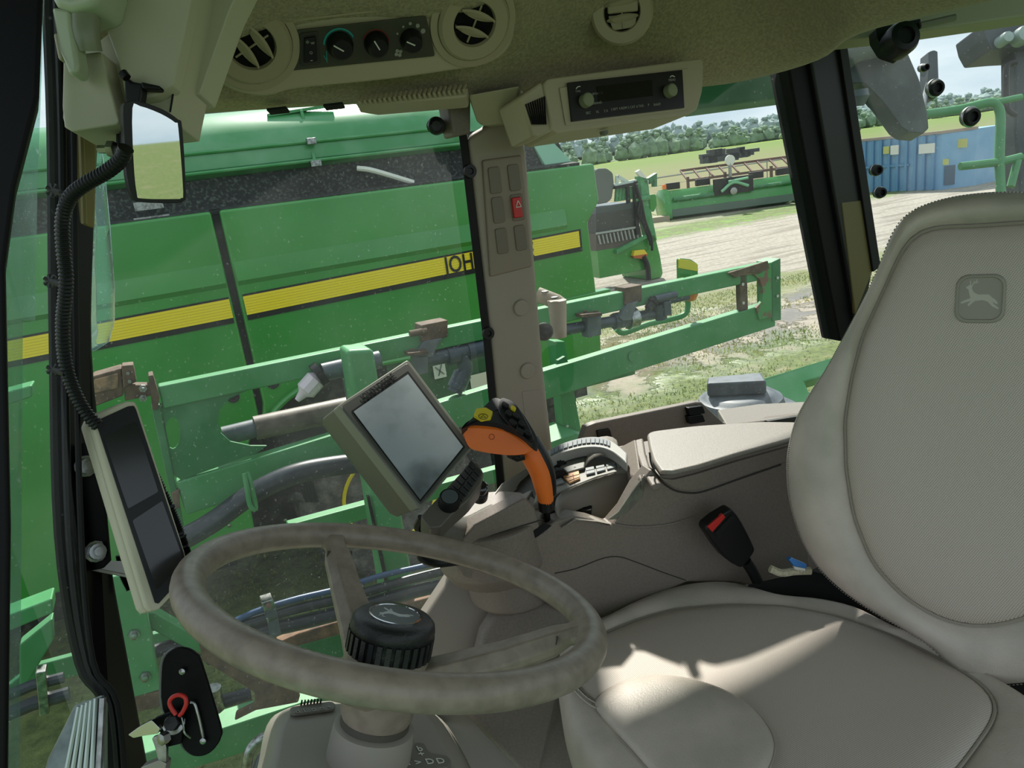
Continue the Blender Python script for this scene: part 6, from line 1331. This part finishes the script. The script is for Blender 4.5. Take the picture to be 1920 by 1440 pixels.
# rusty trailer frame behind it
tq = T('trailer_frame', (h0+h1)/2+hb*3, 'brown steel trailer rack standing behind the green platform', 'trailer')
t0 = h0+hb*1.6+hd_*1.6
rb_ = mat('brown_steel', srgb(112, 78, 70), .7)
MB().beam(t0+Z*1.35, t0+hd_*Lh*.95+Z*1.35, .1, .1).build('long_rail', rb_, tq); MB().beam(t0+hb*.9+Z*1.75, t0+hb*.9+hd_*Lh*.9+Z*1.75, .1, .1).build('long_rail', rb_, tq)
for k in range(9): MB().beam(t0+hd_*(Lh*.1*k)+Z*1.35, t0+hb*.9+hd_*(Lh*.1*k)+Z*1.75, .06, .06).build('cross_rail', rb_, tq)
for k in (0, 1.6, 3.6, 5.0, 5.5): MB().beam(t0+hd_*k, t0+hd_*k+Z*(1.5 if k < 5 else 2.6), .1, .1, hd_).build('upright', rb_, tq)
MB().beam(t0+hd_*5+Z*2.5, t0+hd_*7.5+Z*2.5, .06, .06).build('top_rail', rb_, tq)
eng = MB()
rn2 = random.Random(5)
for k in range(16):
    c = t0+hd_*(.9+rn2.uniform(0, 2.1))+hb*.4+Z*(2.02+rn2.uniform(0, .3)); eng.box(c, hd_*rn2.uniform(.1, .35), hb*.2, Z*rn2.uniform(.06, .16))
o = eng.build('gearbox_pile', mat('dark_parts', srgb(58, 60, 62), .6)); tagp(o, 'heap of dark machine parts on the brown trailer rack', 'machine parts')
# second machine: header end with tyre, draper and gauge arm, close behind the combine
MD = 13.8; MO = Vec((-N_.x*MD, -N_.y*MD, 0))
def mp(x, y, t=0): return V(x, y, MO+N_*t, N_)
hm = T('header_machine', mp(1180, 560, -1), 'green corn header with a big tyre and black deck behind the combine', 'header')
tc_ = mp(1133, 378, -.9); 
MB().lathe([(.2, .0), (.5, .02), (.62, -.03), (.66, -.15), (.64, -.5), (.5, -.6)], tc_-E_*.1, (E_*.35+N_).normalized(), 36).build('tyre', tyre, hm) if 0 else None
MB().slab(rnd([mp(1118, 316), mp(1138, 315), mp(1150, 324), mp(1152, 345), mp(1148, 372), mp(1140, 380), mp(1118, 384)], .3), N_*-1.050).build('tyre', mat('dull_tyre', srgb(92, 98, 92), .8), hm, bevel=.05, seg=3)
MB().slab([mp(1118, 388), mp(1190, 378), mp(1192, 392), mp(1118, 404)], N_*-1.680).build('deck_roller', mat('glossy_black', srgb(58, 66, 70), .2), hm, bevel=.03)
MB().slab([mp(1118, 402), mp(1194, 390), mp(1196, 425), mp(1118, 438)], N_*-0.630).build('deck_panel', mat('deck_black', srgb(48, 48, 46), .5), hm)
MB().slab([mp(1118, 437), mp(1200, 424), mp(1205, 452), mp(1160, 464), mp(1118, 470)], N_*-0.420).build('comb_panel', mat('comb_brown', srgb(84, 78, 68), .7), hm)
b_ = MB()
for k in range(11): b_.beam(mp(1122+k*7, 441-k*1.2, .03), mp(1126+k*7, 458-k*1.2, .03), 0.042, 0.025)
b_.beam(mp(1118, 438, .03), mp(1200, 425, .03), 0.042, 0.042).build('comb_tines', mat('tine_grey', srgb(150, 156, 150), .5), hm)
MB().slab([mp(1120, 470), mp(1165, 462), mp(1210, 450), mp(1214, 505), mp(1125, 522)], N_*-0.420).build('lower_shield', green, hm, bevel=.01)
MB().slab(rnd([mp(1208, 440), mp(1228, 440), mp(1238, 480), mp(1243, 512), mp(1240, 520), mp(1216, 526), mp(1212, 480)], .15), N_*-1.050).build('end_divider', green, hm, bevel=.02)
MB().slab([mp(1200, 330), mp(1215, 335), mp(1222, 400), mp(1232, 450), mp(1218, 460), mp(1205, 400)], N_*-0.210).build('gauge_arm', greend, hm, bevel=.01)
MB().slab(rnd([mp(1214, 366), mp(1230, 364), mp(1232, 385), mp(1226, 398), mp(1216, 392)], .2), N_*-0.210).build('arm_bracket', green, hm, bevel=.01)
MB().slab([mp(1194, 322), mp(1200, 318), mp(1216, 338), mp(1216, 346), mp(1210, 344)], N_*-0.084).build('white_arm', whitem, hm)
MB().slab([mp(1216, 334), mp(1232, 324), mp(1232, 350), mp(1228, 350), mp(1227, 336), mp(1220, 345)], N_*-0.126).build('top_hook', greeno, hm)
b_ = MB()
b_.beam(mp(1157, 330), mp(1185, 347), 0.063, 0.063).beam(mp(1157, 330), mp(1156, 352), 0.063, 0.063).beam(mp(1152, 350), mp(1192, 341), 0.084, 0.105).beam(mp(1165, 340), mp(1195, 345), 0.042, 0.042)
b_.build('white_link_frame', mat('pale_link', srgb(190, 204, 196), .4), hm)
b_ = MB()
for k in range(7): b_.beam(mp(1157+k*6, 350, -.05), mp(1155+k*6, 378-k, -.05), 0.063, 0.063)
b_.build('reel_slats', greend, hm)
b_ = MB()
for k in range(6): b_.tube([mp(1192+k*2, 345+k*6, .1), mp(1200+k*2, 375+k*8, .1), mp(1196+k*5, 400+k*9, .1), mp(1208+k*3, 420+k*10, .1)], 0.029, 6, spl=3)
b_.build('hose_bundle', black, hm)
b_ = MB()
b_.beam(mp(1152, 352, .02), mp(1192, 344, .02), 0.105, 0.063).beam(mp(1190, 340, .02), mp(1194, 440, .02), 0.105, 0.084).beam(mp(1176, 350, .02), mp(1178, 380, .02), 0.084, 0.063)
b_.build('black_frame', black, hm)
MB().tube([mp(1190, 376, .02), mp(1216, 370, .02)], 0.063, 10).build('cross_tube', greend, hm)
MB().beam(mp(1155, 472, .05), mp(1212, 442, .05), 0.084, 0.084).build('diagonal_stay', greend, hm)
MB().slab([mp(1190, 470, .1), mp(1208, 468, .1), mp(1214, 476, .1), mp(1188, 480, .1)], N_*-0.105).build('yellow_reflector', mat('reflector_yellow', (0, 0, 0, 1)), hm)
MB().slab([mp(1186, 480, .1), mp(1214, 476, .1), mp(1212, 486, .1), mp(1190, 484, .1)], N_*-0.105).build('amber_reflector', mat('dim_amber', srgb(170, 86, 30), .4), hm)
MB().tube([mp(1206, 480, .08), mp(1214, 500, .08), mp(1216, 524, .08)], 0.063, 8, spl=3).build('lower_hose', black, hm)
# blue container
d0 = gp_(1590, 362); d1 = gp_(1762, 356); d2 = gp_(1826, 348)
cont = T('waste_container', (d0+d1)/2, 'long pale blue steel roll off container by the field edge', 'container')
bl = mat('container_blue', srgb(112, 158, 192), .55, var=(.9, srgb(136, 176, 204), .4, .7, 6)); bld = mat('container_rib', srgb(92, 138, 176), .55)
cd_ = (d1-d0).normalized(); cbk = Vec((-cd_.y, cd_.x, 0)); 
if cbk.y < 0: cbk = -cbk
Hc = 2.05
MB().slab([d0, d1, d2, d2+cbk*2.3, d0+cbk*2.4], Z*Hc).build('container_body', bl, cont, smooth=False)
MB().slab([p+Z*(Hc-.02) for p in (d0-cbk*.04, d1-cbk*.06, d2-cbk*.04, d2+cbk*.1, d1+cbk*.12, d0+cbk*.12)], Z*.1).build('top_rim', mat('rim_rust', srgb(156, 140, 128), .7), cont, smooth=False)
LL = (d1-d0).length
for k in range(11):
    c = d0+cd_*(LL*(k+.3)/11)
    MB().box(c-cbk*.06+Z*Hc/2, cd_*.05, cbk*.06, Z*Hc*.48).build('wall_rib', bld, cont, smooth=False)
MB().beam(d0-cbk*.07+Z*1.0, d1-cd_*1.2-cbk*.07+Z*1.0, .06, .08).build('side_rail', bld, cont)
MB().box(d1+(d2-d1)*.3-cbk*.05+Z*.5, (d2-d1)*.14, cbk*.03, Z*.35).build('end_hatch', mat('hatch_grey', srgb(70, 92, 112), .6), cont)
for p_, w_2, h_2, z_, mt in ((d0+cd_*LL*.46, .22, .2, 1.62, mat('sticker_yellow', srgb(190, 190, 110), .6)), (d0+cd_*LL*.55, .3, .25, 1.6, whitem), (d1+(d2-d1)*.02-cd_*.5, .55, .25, 1.55, whitem), (d1+(d2-d1)*.62, .4, .22, 1.6, mat('sticker_yellow', srgb(190, 190, 110), .6)), (d1+(d2-d1)*.2, .2, .15, 1.0, mat('sticker_yellow', srgb(190, 190, 110), .6))):
    MB().box(p_-cbk*.14+Z*z_, cd_*w_2*.55, cbk*.02, Z*h_2*.7).build('sticker', mt, cont)
# junk beyond the container
jk = MB()
for k in range(12):
    c = gp_(1866+rn2.uniform(-6, 60), 322+rn2.uniform(-6, 3)); jk.box(c+Z*rn2.uniform(.2, 1.6), Vec((rn2.uniform(.2, .9), 0, 0)), Vec((0, .4, 0)), Z*rn2.uniform(.1, .4))
o = jk.build('scrap_implements', mat('scrap_grey', srgb(120, 112, 108), .8)); tagp(o, 'greyish farm implements right of the blue container', 'implements')
# parts of our own machine beyond the rear window
fin = T('hanging_side_panel', P(1680, 200, 2.4), 'dark grey green tapered panel hanging outside the rear window', 'panel')
MB().slab(rnd(PD([(1560, 60), (1610, 70), (1690, 70), (1725, 150), (1740, 215), (1742, 240), (1732, 250), (1705, 248), (1690, 238), (1655, 190), (1620, 155), (1560, 160)], 2.4), .15), CF*.08).build('panel_shell', mat('dark_grey_green', srgb(40, 52, 50), .5, var=(12, srgb(74, 86, 82), .5, .8, 8)), fin, bevel=.015)  # dark grey-green shell, mottled paler
MB().tube([P(1530, 40, 1.95)]+PD([(1560, 120), (1600, 95), (1660, 80), (1700, 75)], 2.35), .04, 14, spl=4).build('support_tube', mat('support_grey', srgb(90, 96, 92), .5), fin)
MB().lathe([(.03, 0), (.035, .02), (.02, .05), (0, .05)], P(1608, 168, 2.35), -Z, 16).build('work_lamp', pipeg, fin)
mm = T('side_mirror', P(1748, 140, 2.6), 'narrow dark outside mirror beyond the rear window', 'mirror')
MB().slab(rnd(PD([(1742, 96), (1752, 93), (1759, 96), (1761, 150), (1758, 182), (1746, 184), (1740, 178)], 2.6), .25), CF*.06).build('mirror_shell', mat('shell_grey', srgb(44, 54, 60), .5), mm, bevel=.01)
MB().tube(PD([(1740, 155), (1735, 175)], 2.6)+[P(1730, 215, 2.45)], .008, 8).build('mirror_stalk', pipeg, mm)
la = T('light_mast', P(1900, 300, 3.2), 'dark mast with two round work lights at the upper right', 'light mast')
MB().slab(rnd(PD([(1842, 44), (1930, 26), (1980, 26), (1980, 84), (1905, 88), (1860, 92), (1848, 70)], 3.2), .15), CF*.2).build('lamp_bar', mat('shell_grey', (0, 0, 0, 1)), la, bevel=.02)
for x, y, r_ in ((1880, 76, 11), (1912, 70, 16)):
    MB().lathe([(r_*3.1/f, -.02), (r_*3.1/f, .03), (r_*2.7/f, .04), (0, .045)], P(x, y, 3.18), -CF, 24).build('work_light', mat('lamp_glass', srgb(150, 164, 158), .25), la)
MB().slab(PD([(1903, 90), (1960, 88), (2020, 1100), (1980, 1100), (1904, 250)], 3.25), CF*.1).build('mast', mat('mast_dark', srgb(34, 46, 48), .5), la, bevel=.01)
MB().tube(PD([(1905, 117), (1893, 120), (1887, 132), (1887, 190), (1892, 208), (1905, 217)], 3.15), .012, 10, spl=4).build('grab_handle', black, la)
rg = T('guard_rail', P(1875, 340, 2.8), 'green tube guard rail outside right of the rear window', 'rail')
MB().tube(PD([(1735, 214), (1800, 205), (1845, 194), (1862, 193), (1872, 202), (1876, 225), (1874, 290), (1876, 350), (1890, 620)], 2.8), .017, 12, spl=4).build('rail_tube', greend, rg)
MB().tube(PD([(1862, 193), (1915, 182)], 2.8), .012, 10).tube(PD([(1800, 312), (1875, 304), (1915, 294)], 2.8), .015, 10).tube(PD([(1895, 350), (1908, 300)], 2.8), .014, 10).build('cross_tube', greend, rg)
# grass blades near the machine
rn3 = random.Random(11); v = []; fcs = []
for i in range(42000):
    w = rn3.uniform(1.2, 8.3) if i % 4 else rn3.uniform(9.2, 11.3); s2 = rn3.uniform(-4.5, 9) if w < 8.5 else rn3.uniform(4, 14)
    if 1 < 0: continue
    p = (-N_)*w+E_*s2; k = noise.noise(p*.7)
    if k < -.15+rn3.uniform(-.2, .2): continue
    a = rn3.uniform(0, 6.28); h = rn3.uniform(.012, .045); wd_ = rn3.uniform(.006, .012); dx = Vec((math.cos(a), math.sin(a), 0)); lean = Vec((rn3.uniform(-1, 1), rn3.uniform(-1, 1), 0))*h*.6
    n0 = len(v); v += [p-dx*wd_, p+dx*wd_, p+lean+Z*h]; fcs.append((n0, n0+1, n0+2))
me = bpy.data.meshes.new('grass'); me.from_pydata(v, [], fcs); gm = mat('grass_blade', srgb(92, 116, 46), .7, var=(1.1, srgb(150, 148, 92), .4, .65, 3))
t_ = gm.node_tree; pb_ = t_.nodes['Principled BSDF']; tl = t_.nodes.new('ShaderNodeBsdfTranslucent'); mx_ = t_.nodes.new('ShaderNodeMixShader'); mx_.inputs[0].default_value = .5
t_.links.new(pb_.inputs['Base Color'].links[0].from_socket, tl.inputs[0]); t_.links.new(pb_.outputs[0], mx_.inputs[1]); t_.links.new(tl.outputs[0], mx_.inputs[2]); t_.links.new(mx_.outputs[0], t_.nodes['Material Output'].inputs[0])
me.materials.append(gm)
o = bpy.data.objects.new('grass', me); link(o, Vec((0, 0, 0)), None); tagp(o, 'short sparse grass growing between the machines', 'grass', None, 'stuff')
